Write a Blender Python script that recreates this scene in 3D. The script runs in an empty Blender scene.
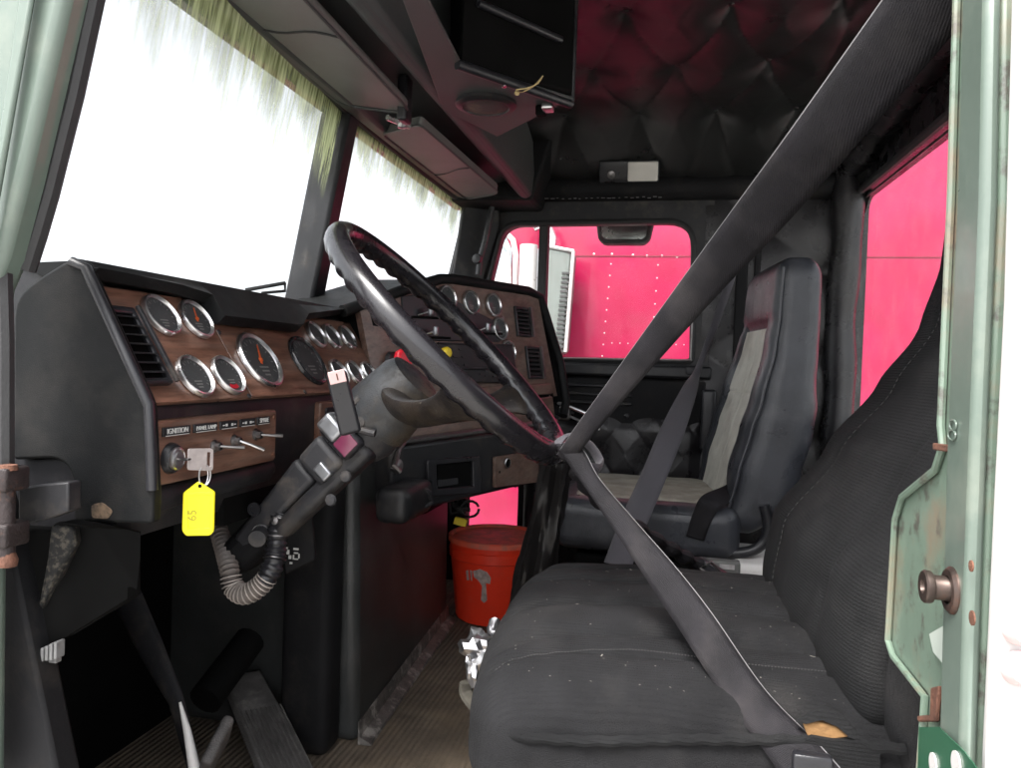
import bpy, bmesh, math, random
from mathutils import Vector, Matrix, noise
random.seed(7)
SC = bpy.context.scene
COL = SC.collection
R = math.radians
# ------------------------------------------------------------ camera model
YAW, PITCH, ROLL, FPX = R(12.2), R(1.4), R(2.0), 760.0
CAM = Vector((0, 0, 0.74))
F0 = Vector((math.cos(YAW), math.sin(YAW), 0)); R0 = Vector((math.sin(YAW), -math.cos(YAW), 0)); Z0 = Vector((0, 0, 1))
FW = F0 * math.cos(PITCH) - Z0 * math.sin(PITCH)
U1 = Z0 * math.cos(PITCH) + F0 * math.sin(PITCH)
RT = R0 * math.cos(ROLL) + U1 * math.sin(ROLL)
UP = U1 * math.cos(ROLL) - R0 * math.sin(ROLL)

def W(px, py, X=None, Y=None, Z=None, plane=None):
    """point of the place that stands on the given plane, read off a photograph coordinate"""
    d = FW + RT * ((px - 510.5) / FPX) + UP * ((384 - py) / FPX)
    if X is not None: t = (X - CAM.x) / d.x
    elif Y is not None: t = (Y - CAM.y) / d.y
    elif Z is not None: t = (Z - CAM.z) / d.z
    else:
        p0, n = plane
        t = (p0 - CAM).dot(n) / d.dot(n)
    return CAM + d * t

V = Vector
# ------------------------------------------------------------ mesh builder
class MB:
    def __init__(s): s.v = []; s.f = []; s.uv = {}
    def add(s, vs, fs, uv=None):
        o = len(s.v); s.v += [V(p) for p in vs]
        for f in fs: s.f.append([o + i for i in f])
        if uv:
            for i, c in enumerate(uv): s.uv[o + i] = c
        return s
    def box(s, c, size, rot=None):
        c = V(c); h = V(size) / 2; vs = []
        for x in (-1, 1):
            for y in (-1, 1):
                for z in (-1, 1):
                    p = V((x * h.x, y * h.y, z * h.z))
                    if rot is not None: p = rot @ p
                    vs.append(c + p)
        return s.add(vs, [(0, 1, 3, 2), (4, 6, 7, 5), (0, 4, 5, 1), (2, 3, 7, 6), (0, 2, 6, 4), (1, 5, 7, 3)])
    def hexa(s, a, b):  # two quads (4 pts each)
        return s.add(list(a) + list(b), [(3, 2, 1, 0), (4, 5, 6, 7), (0, 1, 5, 4), (1, 2, 6, 5), (2, 3, 7, 6), (3, 0, 4, 7)])
    def prism(s, pts, d):  # polygon pts extruded by d
        d = V(d); n = len(pts)
        vs = [V(p) for p in pts] + [V(p) + d for p in pts]
        return s.add(vs, [list(range(n))[::-1], list(range(n, 2 * n))] + [(i, (i + 1) % n, n + (i + 1) % n, n + i) for i in range(n)])
    def ring(s, outer, inner, d):
        d = V(d); n = len(outer)
        vs = [V(p) for p in outer] + [V(p) for p in inner] + [V(p) + d for p in outer] + [V(p) + d for p in inner]
        fs = []
        for i in range(n):
            j = (i + 1) % n
            fs += [(i, j, n + j, n + i), (2*n + i, 3*n + i, 3*n + j, 2*n + j), (i, 2*n + i, 2*n + j, j), (n + i, n + j, 3*n + j, 3*n + i)]
        return s.add(vs, fs)
    def tube(s, pts, r, n=12, closed=False, caps=True, flat=1.0, updir=None):
        pts = [V(p) for p in pts]; m = len(pts); rs = r if isinstance(r, (list, tuple)) else [r] * m
        vs = []; fs = []; prev = None
        for i, p in enumerate(pts):
            a = pts[i - 1] if (i > 0 or closed) else p
            b = pts[(i + 1) % m] if (i < m - 1 or closed) else p
            t = (b - a).normalized()
            if prev is None:
                u = (updir or V((0.3, 0.2, 1))); u = (u - t * u.dot(t)).normalized()
            else:
                u = (prev - t * prev.dot(t)).normalized()
            prev = u; w = t.cross(u)
            for k in range(n):
                a_ = 2 * math.pi * k / n
                vs.append(p + u * math.cos(a_) * rs[i] * flat + w * math.sin(a_) * rs[i])
        for i in range(m if closed else m - 1):
            j = (i + 1) % m
            for k in range(n):
                l = (k + 1) % n
                fs.append((i*n + k, i*n + l, j*n + l, j*n + k))
        if caps and not closed:
            fs.append(list(range(n))[::-1]); fs.append([(m-1)*n + k for k in range(n)])
        return s.add(vs, fs)
    def lathe(s, prof, base, axis, n=32, updir=None):  # prof [(r,h)...]
        axis = V(axis).normalized(); u = V(updir) if updir else (V((0, 0, 1)) if abs(axis.z) < .9 else V((1, 0, 0)))
        u = (u - axis * u.dot(axis)).normalized(); w = axis.cross(u); base = V(base)
        vs = []; fs = []; m = len(prof)
        for (r, h) in prof:
            for k in range(n):
                a = 2 * math.pi * k / n
                vs.append(base + axis * h + (u * math.cos(a) + w * math.sin(a)) * max(r, 1e-5))
        for i in range(m - 1):
            for k in range(n):
                l = (k + 1) % n
                fs.append((i*n + k, i*n + l, (i+1)*n + l, (i+1)*n + k))
        return s.add(vs, fs)
    def grid(s, fn, nu, nv, uv=True):
        vs = [fn(i / nu, j / nv) for i in range(nu + 1) for j in range(nv + 1)]
        fs = [(i*(nv+1)+j, (i+1)*(nv+1)+j, (i+1)*(nv+1)+j+1, i*(nv+1)+j+1) for i in range(nu) for j in range(nv)]
        return s.add(vs, fs, [(i / nu, j / nv) for i in range(nu + 1) for j in range(nv + 1)] if uv else None)
    def rbox(s, size, r, n=8, k=4, fn=None):
        """rounded box round the origin, every point passed through fn"""
        h = V(size) / 2
        def axis(hh):
            rr = min(r, hh * .98); o = [-hh + rr * (1 - math.cos(math.pi / 2 * i / k)) * 1.0 for i in range(k)]
            m = [(-hh + rr) + (2 * (hh - rr)) * i / n for i in range(n + 1)]
            return o + m + [-q for q in reversed(o)]
        A = [axis(h.x), axis(h.y), axis(h.z)]
        def put(p):
            q = V([max(-h[i] + min(r, h[i]*.98), min(h[i] - min(r, h[i]*.98), p[i])) for i in range(3)])
            d = p - q
            if d.length > 1e-9: p = q + d.normalized() * min(r, min(h) * .98)
            return fn(p, V((p.x / h.x, p.y / h.y, p.z / h.z))) if fn else p
        for ax in range(3):
            b, c = [(1, 2), (2, 0), (0, 1)][ax]
            for sg in (-1, 1):
                B, Cc = A[b], A[c]; vs = []
                for i in B:
                    for j in Cc:
                        p = V((0, 0, 0)); p[ax] = sg * h[ax]; p[b] = i; p[c] = j
                        vs.append(put(p))
                nj = len(Cc); fs = []
                for i in range(len(B) - 1):
                    for j in range(nj - 1):
                        q = (i*nj + j, (i+1)*nj + j, (i+1)*nj + j + 1, i*nj + j + 1)
                        fs.append(q if sg > 0 else q[::-1])
                s.add(vs, fs)
        return s

def roundpoly(pts, r, n=6):
    out = []; m = len(pts)
    rs = r if isinstance(r, (list, tuple)) else [r] * m
    for i in range(m):
        p = V(pts[i]); a = V(pts[i - 1]); b = V(pts[(i + 1) % m]); rr = rs[i]
        da = (a - p); db = (b - p)
        ra = min(rr, da.length * .49); rb = min(rr, db.length * .49)
        A = p + da.normalized() * ra; B = p + db.normalized() * rb
        for k in range(n + 1):
            t = k / n
            out.append(A * (1 - t) ** 2 + p * 2 * t * (1 - t) + B * t * t)
    return out

def wloc(o):
    l = V((0, 0, 0))
    while o is not None: l = l + o.location; o = o.parent
    return l

def obj(name, mb, mat, parent=None, bevel=0, seg=2, sub=0, ang=40, solid=0, smooth=True, weld=1e-5, recalc=True):
    me = bpy.data.meshes.new(name)
    if parent is None:
        xs = [p.x for p in mb.v]; ys = [p.y for p in mb.v]; zs = [p.z for p in mb.v]
        loc = V(((min(xs) + max(xs)) / 2, (min(ys) + max(ys)) / 2, min(zs)))
        off = loc
    else:
        loc = V((0, 0, 0)); off = wloc(parent)
    me.from_pydata([p - off for p in mb.v], [], mb.f)
    if mb.uv:
        ul = me.uv_layers.new(name='UVMap')
        for lp in me.loops: ul.data[lp.index].uv = mb.uv.get(lp.vertex_index, (0, 0))
    bm = bmesh.new(); bm.from_mesh(me)
    if weld: bmesh.ops.remove_doubles(bm, verts=bm.verts, dist=weld)
    if recalc: bmesh.ops.recalc_face_normals(bm, faces=bm.faces)
    bm.to_mesh(me); bm.free()
    me.materials.append(mat)
    if smooth:
        me.shade_smooth(); me.set_sharp_from_angle(angle=R(ang))
    o = bpy.data.objects.new(name, me); COL.objects.link(o); o.location = loc
    if parent is not None: o.parent = parent
    if solid:
        m = o.modifiers.new('Solid', 'SOLIDIFY'); m.thickness = solid; m.offset = 0
    if bevel:
        m = o.modifiers.new('Bevel', 'BEVEL'); m.width = bevel; m.segments = seg; m.limit_method = 'ANGLE'; m.angle_limit = R(35)
    if sub:
        m = o.modifiers.new('Sub', 'SUBSURF'); m.levels = sub; m.render_levels = sub
    return o

def tag(o, label, cat, group=None, kind=None):
    if kind: o['kind'] = kind
    if label: o['label'] = label
    if cat: o['category'] = cat
    if group: o['group'] = group
    return o
def thing(name, loc, label, cat, group=None):
    o = bpy.data.objects.new(name, None); COL.objects.link(o); o.location = V(loc); o.empty_display_size = .05
    return tag(o, label, cat, group)

def text_mb(mb, s, origin, ux, uy, size, depth=.0004, align='LEFT'):
    cu = bpy.data.curves.new('t', 'FONT'); cu.body = s; cu.size = size; cu.extrude = depth; cu.align_x = align
    ob = bpy.data.objects.new('t', cu); COL.objects.link(ob)
    bpy.context.view_layer.update()
    me = bpy.data.meshes.new_from_object(ob.evaluated_get(bpy.context.evaluated_depsgraph_get()))
    ux = V(ux).normalized(); uy = V(uy).normalized(); uz = ux.cross(uy)
    mb.add([V(origin) + ux * v.co.x + uy * v.co.y + uz * v.co.z for v in me.vertices], [list(p.vertices) for p in me.polygons])
    bpy.data.objects.remove(ob); bpy.data.meshes.remove(me)

# ------------------------------------------------------------ materials
def mat(name, col, rough=.5, metal=0, var=0, vscale=8, bump=0, bscale=300, dust=None, coat=0, spec=.5, rvar=0, stretch=None, wave=None, sheen=0):
    m = bpy.data.materials.new(name); m.use_nodes = True; nt = m.node_tree; N = nt.nodes; L = nt.links
    b = N['Principled BSDF']
    b.inputs['Roughness'].default_value = rough; b.inputs['Metallic'].default_value = metal
    b.inputs['Coat Weight'].default_value = coat; b.inputs['Coat Roughness'].default_value = .08
    b.inputs['Specular IOR Level'].default_value = spec
    if sheen: b.inputs['Sheen Weight'].default_value = sheen; b.inputs['Sheen Roughness'].default_value = .4
    tc = N.new('ShaderNodeTexCoord'); src = tc.outputs['Object']
    if stretch:
        mp = N.new('ShaderNodeMapping'); mp.inputs['Scale'].default_value = stretch; L.new(src, mp.inputs[0]); src2 = mp.outputs[0]
    else: src2 = src
    def nz(scale, detail=6, s=src2, rough_=.6):
        n = N.new('ShaderNodeTexNoise'); n.inputs['Scale'].default_value = scale; n.inputs['Detail'].default_value = detail
        n.inputs['Roughness'].default_value = rough_; L.new(s, n.inputs['Vector']); return n.outputs['Fac']
    def ramp(f, a, b_, ca=(0, 0, 0, 1), cb=(1, 1, 1, 1)):
        r = N.new('ShaderNodeValToRGB'); r.color_ramp.elements[0].position = a; r.color_ramp.elements[1].position = b_
        r.color_ramp.elements[0].color = ca; r.color_ramp.elements[1].color = cb; L.new(f, r.inputs[0]); return r.outputs[0]
    c4 = (*col, 1)
    cur = None
    if var:
        lo = tuple(max(0, x * (1 - var)) for x in col) + (1,); hi = tuple(min(1, x * (1 + var)) for x in col) + (1,)
        cur = ramp(nz(vscale), .3, .7, lo, hi)
    dfac = None
    if dust:
        for (dc, ds, d0, d1, dd) in (dust if isinstance(dust, list) else [dust]):
            f = ramp(nz(ds, 9, src2, .65), d0, d1)
            mu = N.new('ShaderNodeMath'); mu.operation = 'MULTIPLY'; L.new(f, mu.inputs[0]); mu.inputs[1].default_value = dd
            mx = N.new('ShaderNodeMix'); mx.data_type = 'RGBA'; L.new(mu.outputs[0], mx.inputs['Factor'])
            if cur: L.new(cur, mx.inputs['A'])
            else: mx.inputs['A'].default_value = c4
            mx.inputs['B'].default_value = (*dc, 1); cur = mx.outputs['Result']; dfac = mu.outputs[0]
    if cur: L.new(cur, b.inputs['Base Color'])
    else: b.inputs['Base Color'].default_value = c4
    if rvar or dfac:
        rr = N.new('ShaderNodeMapRange'); L.new(nz(vscale * 2.3, 5, src), rr.inputs[0])
        rr.inputs[1].default_value = .3; rr.inputs[2].default_value = .7
        rr.inputs[3].default_value = max(.02, rough - rvar); rr.inputs[4].default_value = min(1, rough + rvar)
        o_ = rr.outputs[0]
        if dfac:
            ad = N.new('ShaderNodeMath'); ad.operation = 'MULTIPLY_ADD'; ad.use_clamp = True
            L.new(dfac, ad.inputs[0]); ad.inputs[1].default_value = .35; L.new(o_, ad.inputs[2]); o_ = ad.outputs[0]
        L.new(o_, b.inputs['Roughness'])
    last = None
    if bump:
        bp = N.new('ShaderNodeBump'); bp.inputs['Strength'].default_value = bump; bp.inputs['Distance'].default_value = .002
        L.new(nz(bscale, 4, src), bp.inputs['Height']); last = bp.outputs[0]
    if wave:  # (direction, scale, strength, distance)
        wv = N.new('ShaderNodeTexWave'); wv.bands_direction = wave[0]; wv.inputs['Scale'].default_value = wave[1]
        wv.inputs['Distortion'].default_value = 1.0; wv.inputs['Detail'].default_value = 1; wv.inputs['Detail Scale'].default_value = .6
        L.new(src, wv.inputs['Vector'])
        b2 = N.new('ShaderNodeBump'); b2.inputs['Strength'].default_value = wave[2]; b2.inputs['Distance'].default_value = wave[3]
        L.new(wv.outputs['Fac'], b2.inputs['Height'])
        if last: L.new(last, b2.inputs['Normal'])
        last = b2.outputs[0]
    if last: L.new(last, b.inputs['Normal'])
    return m

DUSTC = (.22, .18, .14)
M = {}
M['plastic'] = mat('black_plastic', (.017, .017, .019), .42, spec=.35, var=.3, bump=.2, bscale=900, dust=(DUSTC, 14, .52, .8, .25), rvar=.1)
M['plastic_clean'] = mat('satin_black_plastic', (.016, .016, .019), .33, bump=.15, bscale=700, rvar=.08, var=.2)
M['dash_pad'] = mat('dash_pad', (.008, .0085, .009), .55, spec=.15, var=.25, bump=.2, bscale=700, dust=((.09, .08, .07), 9, .5, .8, .22), rvar=.08)
M['matte_black'] = mat('matte_black', (.008, .008, .009), .7, spec=.2, var=.3, bump=.3, bscale=200, dust=(DUSTC, 12, .5, .85, .12))
M['deep_black'] = mat('deep_black', (.004, .004, .004), .8, spec=.08, var=.3)
M['vinyl'] = mat('black_vinyl', (.016, .015, .017), .3, var=.25, bump=.35, bscale=450, rvar=.1, dust=(DUSTC, 10, .55, .85, .12))
M['roof_vinyl'] = mat('roof_vinyl', (.011, .0115, .0115), .36, var=.3, vscale=3, bump=.3, bscale=500, rvar=.1)
M['console'] = mat('console_plastic', (.055, .060, .060), .5, var=.15, vscale=5, bump=.3, bscale=600, dust=(DUSTC, 8, .5, .85, .15))
M['visor'] = mat('visor_vinyl', (.13, .135, .13), .5, var=.12, vscale=6, bump=.3, bscale=500, dust=((.16, .14, .12), 7, .5, .8, .3))
M['wood'] = mat('wood_trim', (.125, .072, .055), .38, var=.45, vscale=9, stretch=(1, 9, 9), bump=.1, bscale=200, coat=.25,
                dust=[((.05, .025, .018), 30, .5, .66, .6), ((.24, .19, .16), 5, .42, .75, .5)], rvar=.1)
M['wood_red'] = mat('wood_trim_red', (.165, .082, .055), .36, var=.5, vscale=9, stretch=(1, 11, 11), coat=.25,
                dust=[((.06, .024, .015), 34, .5, .66, .6), ((.26, .20, .16), 5, .48, .8, .45)], rvar=.1)
M['chrome'] = mat('chrome', (.72, .72, .73), .30, metal=1, rvar=.08, dust=((.2, .17, .15), 60, .5, .8, .35))
M['steel'] = mat('worn_steel', (.24, .23, .23), .38, metal=1, rvar=.12, var=.2, dust=((.12, .08, .06), 30, .5, .75, .5))
M['alu'] = mat('cast_aluminium', (.32, .33, .35), .38, metal=.9, rvar=.1, var=.15, vscale=20)
M['greyplastic'] = mat('grey_column_plastic', (.026, .026, .029), .5, spec=.35, var=.2, bump=.2, bscale=500, dust=(DUSTC, 22, .5, .8, .4))
M['dial'] = mat('dial_face', (.075, .078, .08), .6, var=.2, vscale=40)
M['white_mark'] = mat('white_marking', (.6, .6, .58), .6)
M['orange'] = mat('orange_needle', (.85, .16, .04), .5)
M['label'] = mat('engraved_label', (.018, .018, .02), .35, var=.2)
M['fabric'] = mat('ribbed_seat_fabric', (.0125, .0125, .0135), .95, var=.3, vscale=16, spec=.2, bump=1, bscale=700, wave=('X', 80, .32, .0014),
                  dust=[((.06, .055, .05), 6, .5, .85, .4), ((.4, .38, .35), 200, .73, .76, .5)])
M['fabric_plain'] = mat('plain_seat_fabric', (.0115, .0117, .0125), .95, var=.25, vscale=12, spec=.2, bump=1, bscale=800, wave=('Z', 85, .32, .0014),
                  dust=[((.05, .048, .045), 6, .5, .85, .35), ((.4, .38, .36), 220, .74, .77, .5)])
M['seam'] = mat('seam_thread', (.045, .043, .043), .8)
M['belt'] = mat('belt_webbing', (.0095, .0085, .0105), .7, spec=.25, var=.35, vscale=25, bump=.5, bscale=700, wave=('DIAGONAL', 240, .35, .001), dust=[((.05, .045, .045), 14, .48, .75, .5)])
M['belt_edge'] = mat('belt_edge', (.16, .155, .16), .7)
M['belt_grey'] = mat('belt_webbing_grey', (.075, .07, .08), .6, spec=.3, var=.12, bump=.3, bscale=900, wave=('DIAGONAL', 330, .4, .001), sheen=.15)
M['seat_vinyl'] = mat('seat_vinyl', (.034, .036, .043), .34, var=.25, bump=.35, bscale=380, rvar=.1, dust=((.2, .19, .19), 9, .52, .85, .35))
M['seat_grey'] = mat('grey_seat_cloth', (.42, .39, .33), .85, var=.18, vscale=14, bump=.5, bscale=700, dust=[((.09, .08, .06), 9, .45, .8, .75)])
M['seat_grey2'] = mat('grey_seat_cloth_back', (.55, .54, .48), .85, var=.12, vscale=14, bump=.5, bscale=700, dust=[((.16, .14, .11), 9, .5, .8, .6)])
M['red_plastic'] = mat('red_bucket_plastic', (.93, .05, .018), .36, var=.1, vscale=5, bump=.08, bscale=60, dust=[((.5, .2, .15), 18, .58, .8, .25), ((.25, .06, .04), 7, .55, .8, .3)])
M['red_lid'] = mat('red_lid_plastic', (.88, .13, .07), .45, var=.15, vscale=16, dust=((.42, .20, .15), 22, .42, .66, .7))
M['yellow'] = mat('yellow_tag_plastic', (.88, .80, .01), .35, var=.04)
M['yellow2'] = mat('yellow_knob_plastic', (.75, .55, .03), .4, var=.1)
M['ink'] = mat('pencil_ink', (.42, .36, .02), .6)
M['red_knob'] = mat('red_knob_plastic', (.75, .02, .04), .4, var=.1)
M['green'] = mat('green_paint', (.115, .150, .125), .35, var=.07, vscale=7, coat=.3, dust=[((.30, .31, .25), 12, .52, .8, .4)], rvar=.08)
M['green_worn'] = mat('worn_green_paint', (.14, .195, .15), .4, var=.08, vscale=7, coat=.2,
                  dust=[((.20, .13, .08), 14, .49, .66, .8), ((.06, .045, .04), 38, .54, .64, .8), ((.22, .24, .20), 7, .45, .7, .4)], rvar=.1)
M['green_dark'] = mat('dark_green_paint', (.02, .085, .045), .35, var=.15, coat=.3)
M['white'] = mat('white_paint', (.55, .53, .52), .4, var=.05, coat=.1, dust=[((.2, .16, .13), 26, .66, .69, .7), ((.40, .33, .31), 6, .5, .8, .5)])
M['rust'] = mat('rust', (.12, .05, .03), .85, var=.5, vscale=60, bump=.7, bscale=300)
M['rubber'] = mat('rubber_seal', (.02, .02, .021), .6, var=.2, bump=.2, bscale=300)
M['mat'] = mat('ribbed_floor_mat', (.12, .095, .07), .85, var=.35, vscale=12, bump=.6, bscale=250,
               dust=[((.22, .16, .10), 7, .45, .75, .6), ((.02, .018, .016), 10, .55, .8, .5)])
M['pinkpaint'] = mat('red_truck_paint', (.36, .0030, .056), .36, var=.2, vscale=1.1, coat=.3, dust=[((.44, .028, .10), 1.3, .42, .75, .6), ((.24, .0015, .026), .9, .42, .66, .85), ((.4, .1, .12), 30, .62, .8, .25)], rvar=.06)
M['pinkdirty'] = mat('faded_red_truck_paint', (.35, .009, .045), .5, var=.25, vscale=3, coat=.15, dust=[((.50, .14, .18), 5, .48, .72, .5), ((.8, .5, .5), 40, .66, .72, .5)], stretch=(1, 1, .35))
M['foam'] = mat('exposed_foam', (.24, .13, .05), .95, var=.3, vscale=40, bump=.8, bscale=200)
M['foil'] = mat('crumpled_foil', (.60, .60, .62), .34, metal=1, rvar=.1)
M['sticker'] = mat('sticker_paper', (.35, .33, .33), .7, var=.3, vscale=50)
M['dirtysticker'] = mat('torn_sticker', (.42, .33, .30), .8, var=.4, vscale=70)
M['hose'] = mat('corrugated_hose', (.14, .12, .11), .55, var=.25, dust=(DUSTC, 20, .45, .75, .5))
M['hose_band'] = mat('hose_ring', (.36, .32, .29), .5, var=.3, vscale=60)
M['ground'] = mat('yard_concrete', (.36, .35, .33), .9, var=.15, vscale=.6, bump=.5, bscale=20)
M['mirror'] = mat('mirror_glass', (.55, .56, .55), .15, metal=1, dust=((.3, .3, .26), 12, .4, .7, .6))
M['heatshield'] = mat('brushed_heat_shield', (.22, .24, .225), .5, metal=.85, var=.2, vscale=4, stretch=(1, 2, .5))
M['lens'] = mat('lamp_lens', (.62, .60, .55), .4, var=.08)
M['whitebox'] = mat('white_box', (.72, .70, .68), .5, var=.06, dust=((.4, .36, .33), 14, .55, .8, .4))
M['amber'] = mat('burgundy_reflector', (.12, .02, .05), .15, coat=.6)
M['pinkcap'] = mat('pale_pink_cap', (.70, .48, .47), .5, var=.08)

def glass(name, tint, gloss=.06, dirt=0.0):
    m = bpy.data.materials.new(name); m.use_nodes = True; nt = m.node_tree; N = nt.nodes; L = nt.links; N.clear()
    o = N.new('ShaderNodeOutputMaterial'); t = N.new('ShaderNodeBsdfTransparent'); t.inputs[0].default_value = (*tint, 1)
    g = N.new('ShaderNodeBsdfGlossy'); g.inputs['Roughness'].default_value = .04
    lw = N.new('ShaderNodeLayerWeight'); lw.inputs[0].default_value = .35
    mr = N.new('ShaderNodeMath'); mr.operation = 'MULTIPLY'; L.new(lw.outputs['Fresnel'], mr.inputs[0]); mr.inputs[1].default_value = gloss * 4
    mx = N.new('ShaderNodeMixShader'); L.new(mr.outputs[0], mx.inputs[0]); L.new(t.outputs[0], mx.inputs[1]); L.new(g.outputs[0], mx.inputs[2])
    last = mx.outputs[0]
    if dirt:
        d = N.new('ShaderNodeBsdfTranslucent'); d.inputs[0].default_value = (.8, .8, .8, 1)
        tc = N.new('ShaderNodeTexCoord'); n = N.new('ShaderNodeTexNoise'); n.inputs['Scale'].default_value = 14; n.inputs['Detail'].default_value = 8
        L.new(tc.outputs['Object'], n.inputs['Vector'])
        r = N.new('ShaderNodeMapRange'); r.inputs[1].default_value = .4; r.inputs[2].default_value = .8; r.inputs[3].default_value = 0; r.inputs[4].default_value = dirt
        L.new(n.outputs['Fac'], r.inputs[0])
        m2 = N.new('ShaderNodeMixShader'); L.new(r.outputs[0], m2.inputs[0]); L.new(last, m2.inputs[1]); L.new(d.outputs[0], m2.inputs[2]); last = m2.outputs[0]
    L.new(last, o.inputs[0]); return m
M['glass'] = glass('window_glass', (.93, .95, .94), .05, .05)
M['gauge_glass'] = glass('gauge_glass', (.92, .92, .92), .10, .10)
M['wind_glass'] = glass('windshield_glass', (.94, .96, .96), .04, .03)

def film():
    m = bpy.data.materials.new('peeling_tint_film'); m.use_nodes = True; nt = m.node_tree; N = nt.nodes; L = nt.links; N.clear()
    o = N.new('ShaderNodeOutputMaterial'); tr = N.new('ShaderNodeBsdfTransparent')
    tc = N.new('ShaderNodeTexCoord'); mp = N.new('ShaderNodeMapping'); mp.inputs['Scale'].default_value = (55, 1.3, 1); L.new(tc.outputs['UV'], mp.inputs[0])
    n = N.new('ShaderNodeTexNoise'); n.inputs['Scale'].default_value = 1.6; n.inputs['Detail'].default_value = 6; L.new(mp.outputs[0], n.inputs['Vector'])
    mp2 = N.new('ShaderNodeMapping'); mp2.inputs['Scale'].default_value = (6, .5, 1); L.new(tc.outputs['UV'], mp2.inputs[0])
    n2 = N.new('ShaderNodeTexNoise'); n2.inputs['Scale'].default_value = 1.5; n2.inputs['Detail'].default_value = 3; L.new(mp2.outputs[0], n2.inputs['Vector'])
    sx = N.new('ShaderNodeSeparateXYZ'); L.new(tc.outputs['UV'], sx.inputs[0])
    def math_(op, a, b):
        q = N.new('ShaderNodeMath'); q.operation = op
        for i, s_ in enumerate((a, b)):
            if isinstance(s_, (int, float)): q.inputs[i].default_value = s_
            else: L.new(s_, q.inputs[i])
        return q.outputs[0]
    # v = 1 at the header, 0 at the ragged hem
    e = math_('ADD', sx.outputs['Y'], math_('MULTIPLY', math_('SUBTRACT', n.outputs['Fac'], .5), 1.1))
    e = math_('ADD', e, math_('MULTIPLY', math_('SUBTRACT', n2.outputs['Fac'], .5), 1.6))
    a = N.new('ShaderNodeMapRange'); a.inputs[1].default_value = .2; a.inputs[2].default_value = .8; a.inputs[3].default_value = 0; a.inputs[4].default_value = .82; L.new(e, a.inputs[0])
    cr = N.new('ShaderNodeValToRGB'); L.new(n.outputs['Fac'], cr.inputs[0])
    cr.color_ramp.elements[0].position = .3; cr.color_ramp.elements[0].color = (.05, .06, .008, 1)
    cr.color_ramp.elements[1].position = .66; cr.color_ramp.elements[1].color = (.50, .55, .30, 1)
    dl = N.new('ShaderNodeBsdfTranslucent'); L.new(cr.outputs[0], dl.inputs[0])
    df = N.new('ShaderNodeBsdfDiffuse'); L.new(cr.outputs[0], df.inputs[0])
    m0 = N.new('ShaderNodeMixShader'); m0.inputs[0].default_value = .4; L.new(dl.outputs[0], m0.inputs[1]); L.new(df.outputs[0], m0.inputs[2])
    mx = N.new('ShaderNodeMixShader'); L.new(a.outputs[0], mx.inputs[0]); L.new(tr.outputs[0], mx.inputs[1]); L.new(m0.outputs[0], mx.inputs[2])
    L.new(mx.outputs[0], o.inputs[0]); return m
M['film'] = film()
def mat_rib_floor(m):
    nt = m.node_tree; N = nt.nodes; L = nt.links; b = N['Principled BSDF']
    tc = N.new('ShaderNodeTexCoord'); wv = N.new('ShaderNodeTexWave'); wv.bands_direction = 'Y'; wv.inputs['Scale'].default_value = 26
    wv.inputs['Distortion'].default_value = .6; L.new(tc.outputs['Object'], wv.inputs['Vector'])
    bp = N.new('ShaderNodeBump'); bp.inputs['Strength'].default_value = .6; bp.inputs['Distance'].default_value = .003
    L.new(wv.outputs['Fac'], bp.inputs['Height'])
    old = b.inputs['Normal'].links[0].from_socket; L.new(old, bp.inputs['Normal']); L.new(bp.outputs[0], b.inputs['Normal'])
mat_rib_floor(M['mat'])
# ================================================================= SETTING
g = MB(); g.add([(-60, -60, -1.15), (60, -60, -1.15), (60, 60, -1.15), (-60, 60, -1.15)], [(0, 1, 2, 3)])
tag(obj('ground', g, M['ground'], smooth=False), 'pale yard concrete under the two trucks', 'ground', kind='structure')
XP = 2.50     # inner face of the passenger side
YB = -0.52    # inner face of the rear wall

fl = MB(); fl.box((1.58, .25, -.02), (1.86, 1.56, .04))
tag(obj('floor', fl, M['mat'], smooth=False), 'ribbed dirty rubber mat covering the cab floor', 'floor', kind='structure')

cab = thing('truck_cab', (1.55, 0, -.05), 'black trimmed truck cab shell with green and white painted door frame round the seats', 'truck cab')
# underside / outer skin closing the cab against light
u = MB(); u.box((1.58, .25, -.075), (1.9, 1.58, .06)); obj('floor_pan', u, M['deep_black'], cab)
# rear wall with window
def yz(x, pts): return [V((x, p[0], p[1])) for p in pts]
wl = W(846, 300, Y=YB).x
win = [V((wl, YB, .60)), V((wl, YB, W(857, 200, Y=YB).z + .0)), V((1.02, YB, W(857, 200, Y=YB).z + .035)), V((1.02, YB, .60))]
win = [V((wl, YB, .60)), V((wl - .02, YB, W(856, 196, Y=YB).z)), V((1.0, YB, W(950, 138, Y=YB).z + .02)), V((1.0, YB, .60))]
outw = [V((XP + .06, YB, -.05)), V((XP + .06, YB, 1.62)), V((.60, YB, 1.62)), V((.60, YB, -.05))]
rw = MB(); rw.ring(roundpoly(outw, .001), roundpoly(win, .07), (0, -.05, 0))
obj('rear_wall', rw, M['vinyl'], cab, bevel=.006)
sl = MB(); ip = roundpoly(win, .07); 
cx = sum((p for p in ip), V((0,0,0))) / len(ip)
def scaled(pts, k, dy=0):
    return [cx + V(((p.x - cx.x) * (1 - k / abs(wl - 1.0) * 2), 0, (p.z - cx.z) * (1 - k / .5 * 2))) + V((0, dy, 0)) for p in pts]
sl.tube([p + V((0, .008, 0)) for p in ip], .012, 8, closed=True); obj('rear_window_seal', sl, M['rubber'], cab)
s2 = MB(); s2.tube([p + V((0, -.012, 0)) for p in scaled(ip, .011)], .0035, 6, closed=True); obj('rear_window_bead', s2, M['steel'], cab)
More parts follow.
